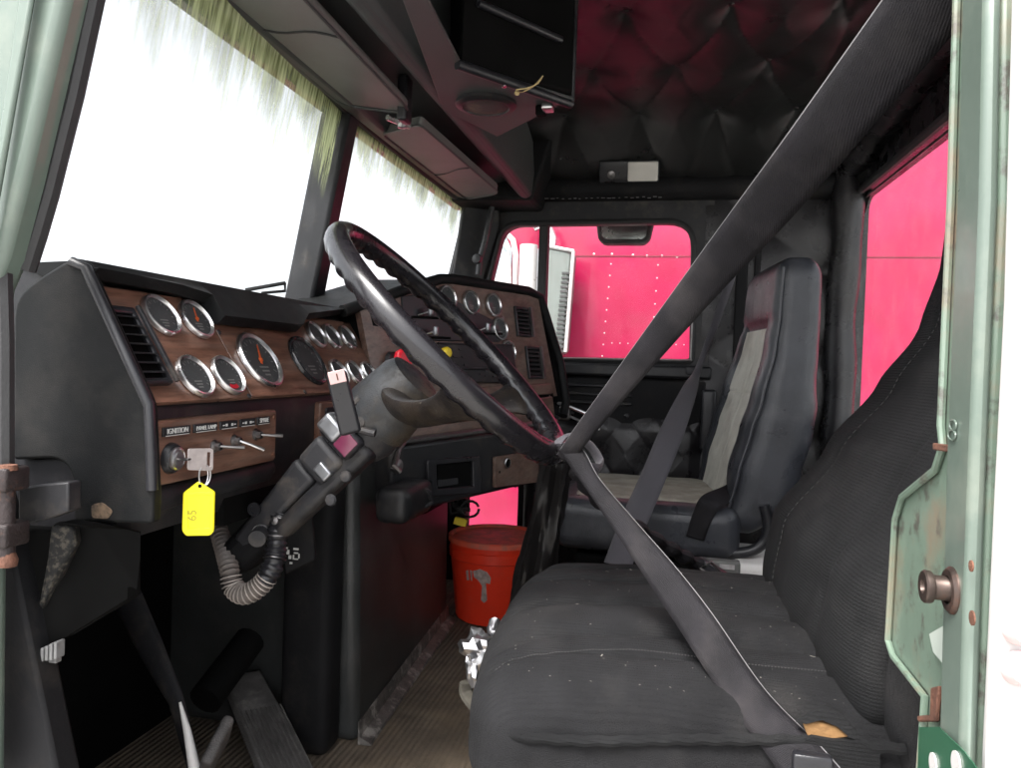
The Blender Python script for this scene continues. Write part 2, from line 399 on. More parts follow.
gl = MB(); gl.add([p + V((0, -.03, 0)) for p in ip], [list(range(len(ip)))]); obj('rear_window_glass', gl, M['glass'], cab, smooth=False)

# tufted sheets ---------------------------------------------------
def tuft(a, b, pu, pv, amp):
    e, f = a / pu + b / pv, a / pu - b / pv
    s = abs(math.sin(math.pi * e)) * abs(math.sin(math.pi * f))
    re_, rf_ = round(e), round(f); da = a - (re_ + rf_) / 2 * pu; db_ = b - (re_ - rf_) / 2 * pv
    d = math.hypot(da, db_)
    return amp * (.38 * s ** .22 + .62 * (1 - math.exp(-(d / .05) ** 1.3)))
def buttons(mb, places, axis, r=.009):
    for p in places: mb.lathe([(0, .008), (r * .6, .007), (r, .003), (r, 0)], p, axis, 12)
# roof lining: flat, dropping towards the passenger side
rp = W(677, 77, Z=1.47)
def roof_pt(u, v):
    x = .58 + u * (XP + .03 - .58); y = YB - .02 + v * (.50 - YB + .04)
    z = 1.485
    if x > 2.14:
        t = (x - 2.14) / (XP - 2.14); z -= .17 * t ** 1.7
    if y < -.36: z -= .12 * ((-.36 - y) / .18) ** 2
    a = (x - rp.x); b = (y - rp.y)
    wr = .004 * noise.noise(V((x * 9, y * 9, 1)))
    fade = max(0, min(1, (y + .42) / .1))
    return V((x, y, z + .022 - tuft(a, b, .60, .216 * 1.0, .040) * fade + wr))
rf = MB(); rf.grid(roof_pt, 260, 150, uv=False); obj('roof_lining', rf, M['roof_vinyl'], cab, recalc=False)
rt = MB(); rt.box((1.55, .1, 1.60), (2.0, 1.5, .03)); obj('roof_skin', rt, M['green'], cab, bevel=.01)
bt = MB(); pl = []
for i in range(-3, 4):
    for j in range(-6, 7):
        # nodes where a/pu+b/pv and a/pu-b/pv are whole numbers
        a = (i + j) / 2 * .60; b = (i - j) / 2 * .216
        x, y = rp.x + a, rp.y + b
        if .7 < x < 2.45 and -.40 < y < .42:
            pz = roof_pt((x - .58) / (XP + .03 - .58), (y - YB + .02) / (.50 - YB + .04))
            pl.append(pz + V((0, 0, -.001)))
buttons(bt, pl, (0, 0, -1), .010); obj('roof_button', bt, M['roof_vinyl'], cab)['kind'] = 'stuff'

# side panel behind the passenger door, tufted
def side_pt(u, v):
    y = YB + u * (-.075 - YB); z = -.02 + v * 1.42
    return V((XP - .004 - tuft(y + .09, z - .80, .34, .26, .022) - .003 * noise.noise(V((1, y * 14, z * 14))), y, z))
sp = MB(); sp.grid(side_pt, 60, 130, uv=False); obj('side_trim_panel', sp, M['vinyl'], cab, recalc=False)
rail = MB(); rail.box((XP - .03, -.19, .78), (.02, .035, .95)); rail.box((XP - .035, -.235, .78), (.02, .018, .95)); obj('belt_rail', rail, M['matte_black'], cab, bevel=.004)
# corner roll of vinyl between side and rear wall, with folds
cr = MB()
cpts = [V((XP - .04 + .01 * math.sin(z * 9), YB + .035 + .003 * math.sin(z * 14 + 1), z)) for z in [i * .05 for i in range(0, 29)]]
cr.tube(cpts, [.045 + .003 * math.sin(i * 1.3) for i in range(29)], 14); obj('corner_trim_roll', cr, M['vinyl'], cab)
# vinyl header over rear window: folded roll following window top
hr = MB(); hp = [V((2.42 - i * .075, YB + .03, (W(864,199,Y=YB).z + .13) + .006 * math.sin(i * 2.1) + .018 * i * .2)) for i in range(25)]
hr.tube(hp, [.062 + .006 * math.sin(i * 1.3) for i in range(25)], 14); obj('rear_header_roll', hr, M['vinyl'], cab)
hs = MB(); hs.tube([p + V((0, .055, -.05)) for p in hp], .005, 6); obj('trim_piping', hs, M['vinyl'], cab)
# passenger side upper rail (above door) and edges
ur = MB(); ur.tube([V((XP - .02, y, 1.325)) for y in (-.5, -.2, 0, .2, .4, .62)], .045, 12)
obj('door_header_rail', ur, M['matte_black'], cab)
ue = MB()
for i in range(26):
    y = .52 - i * .018 - random.uniform(0, .006)
    p = W(0, 0, X=1); z = 1.283 + random.uniform(-.002, .002)
    ue.box((XP - .063, y, z), (.002, random.uniform(.004, .013), .0022))
obj('frayed_trim_edge', ue, M['belt_edge'], cab)['kind'] = 'stuff'

# ---------------------------------------------------------------- passenger door
door = thing('passenger_door', (XP, .25, 0), 'black passenger door with tufted vinyl panel, tall window and small low window', 'truck door')
iw = [W(503, 224, X=XP - .02), W(694, 221, X=XP - .02), W(692, 362, X=XP - .02), W(470, 358, X=XP - .02)]
ipw = roundpoly(iw, [.06, .085, .02, .02])
ow = [V((XP - .02, .68, 1.33)), V((XP - .02, -.10, 1.33)), V((XP - .02, -.10, iw[2].z - .012)), V((XP - .02, .68, iw[3].z - .012))]
ow[0] = V((XP - .02, .64, 1.33))
df = MB(); df.ring(roundpoly(ow, .001), ipw, (.07, 0, 0)); obj('window_frame', df, M['plastic'], door, bevel=.006)
ds = MB(); ds.tube([p + V((-.004, 0, 0)) for p in ipw], .009, 8, closed=True); obj('window_seal', ds, M['rubber'], door)
dl = MB(); a, b = iw[3], iw[2]; dl.tube([a + V((-.012, 0, .004)), b + V((-.012, 0, .004))], .0042, 6)
dl.tube([b + V((-.012, 0.004, .006)), b + V((-.012, 0.004, .16))], .003, 6); obj('window_bead', dl, M['steel'], door)
dg = MB(); dg.add([p + V((.035, 0, 0)) for p in ipw], [list(range(len(ipw)))]); obj('window_glass', dg, M['glass'], door, smooth=False)
t0, t1 = W(541, 222, X=XP - .02), W(541, 362, X=XP - .02)
db = MB(); db.box(((XP + .01), (t0.y + t1.y) / 2, (t0.z + t1.z) / 2), (.05, .030, abs(t0.z - t1.z) + .03)); obj('vent_window_bar', db, M['rubber'], door, bevel=.006)
# lower door: upper smooth strip, grooves, tufted panel, low window opening
zt = iw[2].z - .012
lw_ = [W(484, 482, X=XP - .01), W(518, 490, X=XP - .01), W(517, 524, X=XP - .01), W(484, 524, X=XP - .01)]
lw_ = [V((XP - .01, .68, .338)), V((XP - .01, lw_[1].y, .338)), V((XP - .01, lw_[1].y, .14)), V((XP - .01, .68, .14))]
lo = [V((XP - .01, .98, zt)), V((XP - .01, -.10, zt)), V((XP - .01, -.10, -.02)), V((XP - .01, .98, -.02))]
dp = MB(); dp.ring(roundpoly(lo, .001), roundpoly(lw_, .012), (.06, 0, 0)); obj('door_panel', dp, M['matte_black'], door, bevel=.004)
lg = MB(); lp = roundpoly(lw_, .012); lg.add([p + V((.03, 0, 0)) for p in lp], [list(range(len(lp)))]); obj('low_window_glass', lg, M['glass'], door, smooth=False)
st = MB(); st.box((XP - .03, .22, zt - .022), (.035, .66, .040)); obj('window_sill', st, M['plastic'], door, bevel=.008)
st = MB()
for k in range(3): st.box((XP - .02, .33, zt - .075 - .028 * k), (.03, .40, .012))
obj('pull_ridge', st, M['plastic'], door, bevel=.005)
up_ = MB(); up_.rbox((.02, .74, .17), .012, 4, 3, lambda p, q: p + V((XP - .018, .27, zt - .13))); obj('upper_trim_panel', up_, M['matte_black'], door)
q0 = W(684, 419, X=XP - .03)
def dq(u, v):
    y = -.095 + u * .575; z = .10 + v * (q0.z + .012 - .10)
    e = min(1, min(v, 1 - v) * 9, min(u, 1 - u) * 14) ** .5
    return V((XP - .012 - (.012 + tuft(y - q0.y, z - q0.z, .18 * 1, .245, .022)) * e - .002 * noise.noise(V((4, y * 16, z * 16))), y, z))
qp = MB(); qp.grid(dq, 150, 90, uv=False); tq = obj('tufted_panel', qp, M['vinyl'], door, recalc=False)
bb = MB(); pl = []
for i in range(-6, 7):
    for j in range(-6, 7):
        y = q0.y + (i + j) / 2 * .18; z = q0.z + (i - j) / 2 * .245
        if -.09 < y < .56 and .14 < z < q0.z + .005: pl.append(V((XP - .024, y, z)))
buttons(bb, pl, (-1, 0, 0), .011); obj('tufting_button', bb, M['vinyl'], door)['kind'] = 'stuff'
hd = MB(); h0 = W(563, 404, X=XP - .07); h1 = W(600, 420, X=XP - .07)
hd.tube([h0 + V((.04, .02, 0)), h0, h1 + V((0, 0, .002)), h1 + V((.04, -.01, 0))], .006, 8); hd.tube([h0 + V((0, 0, -.03)), h1 + V((0, 0, -.03))], .004, 8)
obj('pull_handle', hd, M['chrome'], door)
lk = MB(); c = W(565, 413, X=XP - .06); lk.rbox((.04, .035, .045), .006, 2, 3, lambda p, q: p + c); obj('window_switch', lk, M['steel'], door)
lt = MB(); c2 = W(691, 371, X=XP - .05); lt.rbox((.012, .032, .024), .004, 2, 2, lambda p, q: p + c2); obj('lock_catch', lt, M['greyplastic'], door)
jb = MB(); c3 = W(708, 420, X=XP - .05); jb.rbox((.04, .045, .19), .010, 3, 3, lambda p, q: p + c3); obj('latch_cover', jb, M['plastic_clean'], door)

# ---------------------------------------------------------------- windshield, posts, header
PT = W(350, 112, X=1.55); PB = W(311, 300, X=1.55)
FT = W(466, 204, X=2.42); FB = W(446, 290, X=2.42)
NT = V((.70, PT.y - .10, 1.27)); 
vp = PB - PT
FB = V((2.42, FT.y + vp.y * 1.0, PB.z - .02)); NB = V((.70, NT.y + vp.y, PB.z))
def gpane(a, b, c, d, name, mat_, off):
    m = MB(); m.add([a + off, b + off, c + off, d + off], [(0, 1, 2, 3)]); return obj(name, m, mat_, cab, smooth=False)
gpane(NT, PT, PB + vp * .35, NB + vp * .35, 'near_windshield_pane', M['wind_glass'], V((0, .02, 0))).name = 'windshield_pane'
gpane(PT, FT, FB + vp * .35, PB + vp * .35, 'windshield_pane', M['wind_glass'], V((0, .02, 0)))
po = MB(); ax = V((1, 0, 0)); w_ = .026
po.hexa([PT + V((-w_, -.02, .03)), PT + V((w_, -.02, .03)), PT + V((w_, .05, .03)), PT + V((-w_, .05, .03))],
        [PB + vp * .3 + V((-w_ * 1.15, -.02, 0)), PB + vp * .3 + V((w_ * 1.15, -.02, 0)), PB + vp * .3 + V((w_ * 1.15, .05, 0)), PB + vp * .3 + V((-w_ * 1.15, .05, 0))])
obj('windshield_post', po, M['plastic'], cab, bevel=.008)
# header seal
hd = MB(); hd.tube([NT + V((0, 0, 0)), PT, FT + V((-.02, 0, 0)), FT + V((.02, .01, -.03)), FT + V((.025, .02, -.1)), FB], .013, 8)
obj('windshield_seal', hd, M['rubber'], cab)
# film strips hanging from header
def strip(a, b, h, name, da=.004, bend=0):
    m = MB(); dn = vp.normalized()
    m.grid(lambda u, v: a.lerp(b, u) + dn * (h * (1 - v)) + V((0, .012 - da, 0)), 40, 6)
    o = obj(name, m, M['film'], cab, smooth=False, weld=0, recalc=False); return o
strip(NT, PT, .20, 'peeling_sun_strip'); strip(PT, FT, .155, 'peeling_sun_strip')
# passenger A pillar
pa = MB(); a0 = W(468, 200, X=2.42); 
pp = [W(466, 196, X=2.40), W(500, 200, X=2.46), W(500, 225, X=2.46), W(478, 300, X=2.46), W(448, 300, X=2.40), W(462, 212, X=2.40)]
pa.prism(pp, (.09, .02, 0)); obj('passenger_windshield_pillar', pa, M['plastic'], cab, bevel=.008)
gh = MB(); gh.tube([W(492, 207, X=2.40), W(485, 240, X=2.40), W(480, 258, X=2.40), W(478, 275, X=2.40)], .010, 10)
c = W(477, 259, X=2.39); gh.lathe([(0, .012), (.014, .010), (.017, 0), (.014, -.012)], c, (-1, 0, 0), 14)
obj('grab_bar', gh, M['plastic_clean'], cab)

# overhead shelf along the windshield (header trim)
prof = [(.70, 1.262), (.66, 1.255), (.63, 1.29), (.52, 1.31), (.492, 1.262), (.470, 1.253), (.452, 1.262), (.446, 1.33), (.46, 1.52), (.75, 1.52)]
hh = MB(); pts = yz(.64, prof); hh.prism(pts, (1.70, 0, 0)); 
obj('overhead_trim', hh, M['console'], cab, bevel=.008)
hh = MB(); hh.prism([V((2.30, .72, 1.25)), V((2.30, .72, 1.55)), V((2.30, .36, 1.55)), V((2.30, .45, 1.25))], (.22, 0, 0)); obj('overhead_trim_end', hh, M['matte_black'], cab, bevel=.01)
hh = MB(); hh.box((1.55, .74, 1.40), (1.9, .03, .28)); obj('header_skin', hh, M['green'], cab, bevel=.006)

# cowl / firewall: dark volume that closes the footwell
cw = MB(); cw.prism([V((.70, .98, -.05)), V((.70, .98, .55)), V((.70, .86, .80)), V((.70, 1.02, .82)), V((.70, 1.04, -.05))], (1.82, 0, 0))
obj('firewall', cw, M['deep_black'], cab)
cs = MB(); cs.box((XP + .02, .95, .30), (.03, .50, 1.0)); obj('passenger_kick_panel', cs, M['deep_black'], cab)
kp = MB(); kp.prism(yz(.655, [(.60, -.04), (.60, .30), (.66, .52), (.70, .62), (1.0, .62), (1.0, -.04)]), (.03, 0, 0)); obj('driver_kick_panel', kp, M['matte_black'], cab, bevel=.004)

# sill under the driver side door, outside step edge
sb = MB(); sb.box((.64, .2, -.10), (.03, 1.3, .17)); obj('door_sill', sb, M['green_dark'], cab)

# ---------------------------------------------------------------- A pillar (left, green)
XA = .64
ap = [W(-14, -30, X=XA), W(104, -30, X=XA), W(97, 0, X=XA), W(52, 190, X=XA), W(33, 262, X=XA), W(20, 292, X=XA), W(14, 330, X=XA), W(12, 480, X=XA), W(9, 780, X=XA), W(-30, 780, X=XA), W(-30, 200, X=XA)]
m = MB(); m.prism(ap, (-.035, 0, 0)); obj('windshield_pillar', m, M['green'], cab, bevel=.010, seg=3)
sp_ = [W(97, -8, X=XA - .002), W(75, 95, X=XA - .002), W(50, 195, X=XA - .002), W(38, 236, X=XA - .002), W(27, 270, X=XA - .002)]
m = MB(); m.tube(sp_, .0085, 8); obj('pillar_seal', m, M['rubber'], cab)
m = MB(); m.tube([W(-6, 60, X=XA - .02), W(-2, 200, X=XA - .02), W(3, 270, X=XA - .02), W(5, 340, X=XA - .02), W(5, 480, X=XA - .02)], .0085, 8); obj('door_opening_seal', m, M['rubber'], cab)
m = MB(); f1 = [W(58, -20, X=XA - .006), W(72, -20, X=XA - .006), W(22, 262, X=XA - .006), W(16, 262, X=XA - .006)]; f1 = [p + V((-.034, 0, 0)) for p in f1]; m.prism(f1, (-.006, 0, 0)); obj('pillar_flange', m, M['green'], cab, bevel=.003)
# hinge
hg = MB(); c = W(9, 505, X=XA - .02)
for yy in (478, 533): 
    c = W(5, yy, X=XA - .02); hg.rbox((.03, .032, .024), .004, 2, 2, lambda p, q: p + c)
hg.tube([W(7, 468, X=XA - .025), W(7, 556, X=XA - .025)], .0075, 12)
obj('door_hinge', hg, mat('dark_rusty_steel', (.025, .018, .018), .55, var=.4, vscale=50, bump=.5, metal=.3, dust=((.2, .08, .04), 40, .55, .7, .6)), cab, bevel=.001)
pn = MB(); pn.lathe([(0, .008), (.008, .006), (.009, 0), (.006, -.008)], W(8, 560, X=XA - .025), (0, 0, -1), 12); obj('hinge_pin', pn, M['rust'], cab); pn = MB()
pn.lathe([(0, .006), (.008, .005), (.009, 0)], W(8, 470, X=XA - .025), (0, 0, 1), 12)
obj('hinge_pin', pn, M['rust'], cab)
ca = MB(); cc = [W(18, 488, X=XA + .01), W(45, 484, X=XA + .01), W(68, 482, X=XA + .01), W(68, 512, X=XA + .01), W(45, 520, X=XA + .01), W(18, 526, X=XA + .01)]
ca.prism(cc, (.018, 0, 0)); obj('door_check_strap', ca, M['plastic'], cab, bevel=.002)
# worn kick cover and small white ribbed end
kc = MB(); kk = [W(12, 528, X=XA + .04), W(48, 530, X=XA + .03), W(60, 522, X=XA + .02), W(82, 526, X=XA + .03), W(130, 534, X=XA + .12), W(130, 600, X=XA + .12), W(60, 640, X=XA + .04), W(12, 660, X=XA + .04)]
kc.prism(kk, (.02, .0, 0)); obj('kick_cover', kc, M['deep_black'], cab, bevel=.006)
kw = MB(); kk = [W(50, 524, X=XA + .018), W(74, 526, X=XA + .03), W(76, 545, X=XA + .03), W(62, 575, X=XA + .03), W(42, 612, X=XA + .03), W(38, 606, X=XA + .018), W(46, 560, X=XA + .018)]
kw.prism(kk, (.02, .01, 0)); obj('scuffed_boot', kw, mat('scuffed_rubber', (.012, .012, .012), .7, spec=.2, var=.3, bump=.9, bscale=120, dust=[((.09, .08, .065), 160, .50, .62, .6)]), cab, bevel=.008, seg=3)
wr = MB()
for k in range(9):
    p = W(24 + k * 4.4, 660 - k * 1.4, X=XA + .03); wr.box(p, (.012, .0036, .016 + .002 * math.sin(k)))
p = W(42, 654, X=XA + .036); wr.box(p, (.008, .042, .013)); obj('ribbed_duct_end', wr, mat('grey_duct', (.14, .14, .14), .6, var=.3, vscale=60), cab, bevel=.001)

# ---------------------------------------------------------------- B pillar (right, green) with striker
YJ = -.187
def J(px, py, dy=0): return W(px, py, Y=YJ + dy)
jl = [J(958, -40), J(951, 200), J(941, 425), J(944, 446), J(936, 470), J(903, 497), J(896, 520), J(889, 640), J(893, 655), J(926, 696), J(918, 800)]
jr = [J(1000, -40), J(998, 200), J(986, 425), J(985, 446), J(984, 470), J(984, 497), J(983, 520), J(979, 640), J(978, 655), J(976, 696), J(972, 800)]
m = MB(); m.prism(jl + jr[::-1], (0, -.012, 0)); jamb = obj('door_jamb', m, M['green_worn'], cab, bevel=.004, seg=3)
# raised inner bead along jamb (fold of the sheet metal)
m = MB(); m.tube([J(958, -40, .003), J(951, 200, .003), J(941, 425, .003), J(943, 446, .003), J(935, 470, .003), J(902, 497, .003), J(895, 520, .003), J(888, 640, .003), J(893, 656, .003), J(925, 697, .003), J(918, 800, .003)], .0028, 8)
obj('jamb_edge_fold', m, M['green_worn'], cab)
# second, stepped strip towards the outside
m = MB(); q = [J(978, -40, .0), J(1004, -40), J(1000, 200), J(990, 440), J(984, 600), J(978, 800), J(953, 800), J(957, 640), J(962, 440), J(972, 200)]
m.prism(q, (0, .010, 0)); obj('jamb_step', m, M['green'], cab, bevel=.006, seg=3)
# outer white skin
w0, w1 = J(1013, -40), J(985, 800)
XO = (J(1006, 0).x + J(985, 700).x) / 2
a1, a2, a3, a4 = J(1012, -40, .004), J(1003, 300, .004), J(993, 500, .004), J(979, 800, .004)
m = MB(); out = V((-.02, -.30, 0)); 
pts = [a1, a2, a3, a4]
vs = []; fs = []
for i, p in enumerate(pts):
    vs += [p + V((.02, -.012, 0)), p, p + V((-.008, -.004, 0)), p + V((-.010, -.02, 0)), p + V((-.012, -.40, 0)), p + V((.02, -.40, 0))]
for i in range(3):
    for k in range(6): fs.append((i*6 + k, i*6 + (k+1) % 6, (i+1)*6 + (k+1) % 6, (i+1)*6 + k))
fs += [(0, 1, 2, 3, 4, 5), (18, 19, 20, 21, 22, 23)]
m.add(vs, fs); obj('outer_skin', m, M['white'], cab, bevel=.003)
m = MB()
for (x, y) in ((1020, 628), (1019, 668)):
    m.lathe([(0, .008), (.006, .007), (.009, .003), (.010, 0)], W(x, y, X=a3.x - .012), (-1, 0, 0), 16)
obj('rivet_head', m, M['pinkcap'], cab)
# striker pin
sc_ = J(967, 590); yd = V((0, 1, 0))
m = MB(); m.lathe([(.015, 0), (.015, .003), (.013, .005), (.009, .005)], sc_ + V((-.004, -.001, 0)) + yd * .009, (0, 1, 0), 28)
m.lathe([(.009, .002), (.0078, .005), (.0078, .012), (.0100, .013), (.0105, .0145), (.0105, .017), (.0095, .018), (.0045, .018), (.0035, .015), (0, .015)], sc_ + yd * .008, (0, 1, 0), 28)
obj('door_striker', m, mat('striker_steel', (.10, .075, .065), .42, metal=.8, var=.3, vscale=60, dust=((.12, .05, .03), 60, .5, .7, .8)), cab)
for (x, y, r_) in ((972, 566, .0035), (973, 618, .0045)):
    m = MB(); m.lathe([(0, .0012), (r_, .0008), (r_, 0)], J(x, y, .010), (0, 1, 0), 10); obj('rust_spot', m, M['rust'], cab)
# rusty angle brackets
m = MB(); 
for pp in ([(937, 443), (960, 446), (962, 480), (955, 481), (955, 453), (937, 450)], [(943, 686), (940, 722), (922, 722), (921, 716), (934, 715), (935, 688)]):
    m = MB(); m.prism([J(x, y, .0035) for x, y in pp], (0, .003, 0))
    obj('rusty_bracket', m, M['rust'], cab, bevel=.001)
# embossed 8, dark green patch with white dots, peeling scrap
m = MB(); m.tube([J(953 + 3.2 * math.cos(t), 425 + 5 * math.sin(t), .011) for t in [i * math.pi / 8 for i in range(16)]], .0007, 5, closed=True)
m.tube([J(952 + 3.6 * math.cos(t), 435 + 5 * math.sin(t), .011) for t in [i * math.pi / 8 for i in range(16)]], .0007, 5, closed=True)
obj('embossed_mark', m, M['green'], cab)
m = MB(); m.prism([J(920, 727, .012), J(940, 727, .012), J(966, 752, .012), J(978, 768, .012), J(978, 800, .012), J(918, 800, .012)], (0, .0008, 0)); obj('dark_decal', m, M['green_dark'], cab)
for (x, r_) in ((934, .007), (957, .0075)):
    m = MB(); m.lathe([(0, .001), (r_, .001), (r_, 0)], J(x, 764, .013), (0, 1, 0), 20); obj('decal_dot', m, M['white'], cab)
m = MB(); m.prism([J(930, 634, .003), J(944, 626, .003), J(950, 640, .003), J(952, 666, .003), J(944, 664, .003), J(934, 652, .003)], (0, .0006, 0)); obj('film_scrap', m, mat('torn_film', (.42, .47, .42), .4), cab)
# black inner face behind B pillar
m = MB(); m.prism([J(962, -60, -.014), J(956, 200, -.014), J(946, 800, -.014), J(1000, 800, -.014), J(1012, -60, -.014)], (0, -.30, 0)); obj('inner_pillar_trim', m, M['matte_black'], cab)

# ---------------------------------------------------------------- engine cover
e0 = W(357, 745, Z=.0); e1 = W(447, 620, Z=.0)
m = MB(); dirc = (e1 - e0).normalized(); 
zt_ = .60
m.hexa([e0, e1, e1 + V((0, .62, 0)), e0 + V((0, .62, 0))], [e0 + V((0, .02, zt_)), e1 + V((0, .01, zt_)), e1 + V((0, .62, zt_)), e0 + V((0, .62, zt_))])
eng = obj('engine_cover', m, mat('engine_cover_vinyl', (.034, .036, .036), .42, var=.3, bump=.4, bscale=300, dust=[((.13, .11, .1), 9, .5, .8, .35), ((.35, .33, .3), 120, .72, .76, .5)]), bevel=.02, seg=4)
tag(eng, 'black scuffed engine cover box beside the floor mat', 'engine cover')
m = MB(); nrm = V((dirc.y, -dirc.x, 0)); 
m.prism([e0 + nrm * .001 + V((0, 0, .001)), e0 + nrm * .028 + V((0, 0, .001)), e0 + nrm * .026 + V((0, 0, .006)), e0 + nrm * .006 + V((0, 0, .016)), e0 + nrm * .001 + V((0, 0, .045))], e1 - e0)
obj('sill_strip', m, mat('worn_strip', (.16, .15, .14), .5, metal=.5, var=.4, vscale=40, dust=[((.5, .47, .43), 30, .5, .6, .8)], bump=.6), eng)
m = MB(); c0 = W(322, 640, X=1.30); m.rbox((.07, .10, .62), .02, 4, 4, lambda p, q: p + V((c0.x + .02, c0.y + .03, .31))); obj('side_flange', m, M['matte_black'], eng)
m = MB(); c0 = W(352, 742, X=1.42); m.rbox((.02, .02, .03), .006, 2, 2, lambda p, q: p + c0); obj('orange_chip', m, M['foam'], eng)

# ---------------------------------------------------------------- pedals
ped = thing('accelerator_pedal', W(270, 720, X=1.25), 'long ribbed black accelerator pedal sloping to the floor', 'pedal')
A0, A1 = W(243, 672, X=1.30), W(292, 775, X=1.18)
m = MB(); wv = V((.0, -.03, 0)) + V((.028, 0, 0))
m.hexa([A0 - wv * .8, A0 + wv * .8, A0 + wv * .8 + V((0, .012, -.012)), A0 - wv * .8 + V((0, .012, -.012))], [A1 - wv, A1 + wv, A1 + wv + V((0, .012, -.012)), A1 - wv + V((0, .012, -.012))])
pm_ = mat('pedal_rubber', (.075, .07, .068), .6, var=.3, vscale=40, bump=.5, dust=((.28, .26, .24), 30, .55, .75, .4))
obj('tread_plate', m, pm_, ped, bevel=.004)
m = MB()
for k in range(9):
    f = -.85 + k * .21; a = A0.lerp(A1, .38) + wv * f + V((-.004, -.004, .004)); b = A1 + wv * f + V((-.004, -.004, .004)); m.tube([a, b], .0018, 6)
obj('tread_rib', m, pm_, ped)['kind'] = 'stuff'
bp = thing('brake_pedal', W(205, 740, X=1.0), 'black brake pedal with square pad and arm with a painted pale highlight', 'pedal')
m = MB(); c = W(216, 748, X=1.0); rm = Matrix.Rotation(R(-35), 3, 'Y') @ Matrix.Rotation(R(25), 3, 'X')
m.rbox((.075, .018, .07), .008, 3, 3, lambda p, q: c + rm @ p); obj('pedal_pad', m, pm_, bp)
m = MB(); m.tube([W(128, 600, X=1.06), W(152, 650, X=1.04), W(176, 700, X=1.01), W(196, 775, X=.99)], [.028, .023, .014, .012], 10, flat=.45, updir=V((1, 0, 0))); obj('pedal_arm', m, M['plastic'], bp)
m = MB(); m.tube([W(180, 702, X=.990), W(187, 730, X=.984), W(196, 776, X=.974)], [.002, .0055, .009], 10); obj('arm_highlight', m, M['whitebox'], bp)  # pale sliver standing in for the highlight on the pedal arm
ds_ = MB(); ds_.tube([W(250, 640, X=1.25), W(205, 700, X=1.12)], .028, 14); tag(obj('clutch_linkage', ds_, M['deep_black']), 'dark linkage tube in the shadow above the pedals', 'linkage')

# ---------------------------------------------------------------- neighbouring red truck
XT = 3.95
tr = thing('parked_truck', (XT + 1.2, -1.2, -1.15), 'red truck with riveted sleeper parked alongside, seen through the passenger and rear windows', 'truck')
yf = W(517, 280, X=XT).y  # rear edge of cab door area
m = MB(); m.rbox((2.4, 2.2, 3.3), .10, 4, 4, lambda p, q: p + V((XT + 1.2, W(541, 300, X=XT).y - 1.1 , .95))); obj('sleeper', m, M['pinkpaint'], tr)
yc = W(541, 300, X=XT).y
m = MB(); m.rbox((2.3, .46, 2.9), .12, 4, 5, lambda p, q: p + V((XT + 1.22, yc + .22, .55 + (.0 if q.z < 0 else 0)))); obj('cab_body', m, M['pinkpaint'], tr)
m = MB(); m.rbox((1.9, 1.9, 1.5), .15, 4, 4, lambda p, q: p + V((XT + 1.2, yc + 1.38, .16))); obj('hood', m, M['pinkpaint'], tr)
m = MB(); m.rbox((2.4, 3.2, 3.2), .05, 4, 4, lambda p, q: p + V((XT + 1.35, yc - 3.87, .95))); obj('box_body', m, M['pinkdirty'], tr)
# seams and rivets on sleeper side
def S(px, py, d=.0): return W(px, py, X=XT - d)
m = MB(); z1 = S(600, 256).z; m.box((XT - .001, yc - 1.1, z1), (.004, 2.1, .006)); obj('panel_seam', m, mat('seam_dark_red', (.2, .01, .03), .5), tr)  # darker red strip along the panel joint
m = MB()
for (x, y) in [(594, 254), (612, 254), (633, 255), (647, 256), (662, 256), (677, 257)]: m.lathe([(0, .003), (.004, .002), (.006, 0)], S(x, y, 0), (-1, 0, 0), 8)
for k in range(9): m.lathe([(0, .002), (.003, .001), (.004, 0)], S(611 - k * 1.1, 264 + k * 11.5, 0), (-1, 0, 0), 8)
for k in range(7): m.lathe([(0, .002), (.003, .001), (.004, 0)], S(658 - k * 1.0, 265 + k * 13, 0), (-1, 0, 0), 8)
for k in range(10): m.lathe([(0, .002), (.002, .001), (.003, 0)], S(612 + k * 8, 343 + k * .2, 0), (-1, 0, 0), 8)
obj('rivet', m, M['pinkcap'], tr)['kind'] = 'stuff'
m = MB(); y2 = -2.0
zz = W(900, 272, X=XT + .15)
m.box((XT + .149, yc - 3.87, W(900, 272, X=XT + .15).z), (.006, 3.1, .008)); obj('box_seam', m, mat('seam_red2', (.3, .02, .05), .5), tr)
m = MB(); m.rbox((.03, .10, .05), .01, 2, 2, lambda p, q: p + W(928, 276, X=XT + .14)); obj('marker_lamp', m, M['white'], tr)
# cab door window with arches
m = MB(); wp = [S(494, 238, .03), S(506, 236, .03), S(512, 250, .03), S(511, 286, .03), S(490, 286, .03)]
m.prism(wp, (.02, 0, 0)); obj('door_window', m, mat('far_window', (.32, .40, .44), .15, coat=.5), tr)
m = MB(); m.tube([S(490, 233, .035), S(504, 231, .035), S(513, 240, .035), S(516, 255, .035), S(515, 300, .035)], .016, 8); m.tube([S(486, 241, .035), S(500, 240, .035), S(508, 250, .035), S(510, 270, .035), S(509, 300, .035)], .009, 8)
obj('window_surround', m, M['white'], tr)
m = MB(); m.prism([S(490, 278, .05), S(511, 276, .05), S(511, 286, .05), S(490, 288, .05)], (.02, 0, 0)); obj('window_ledge', m, M['white'], tr)
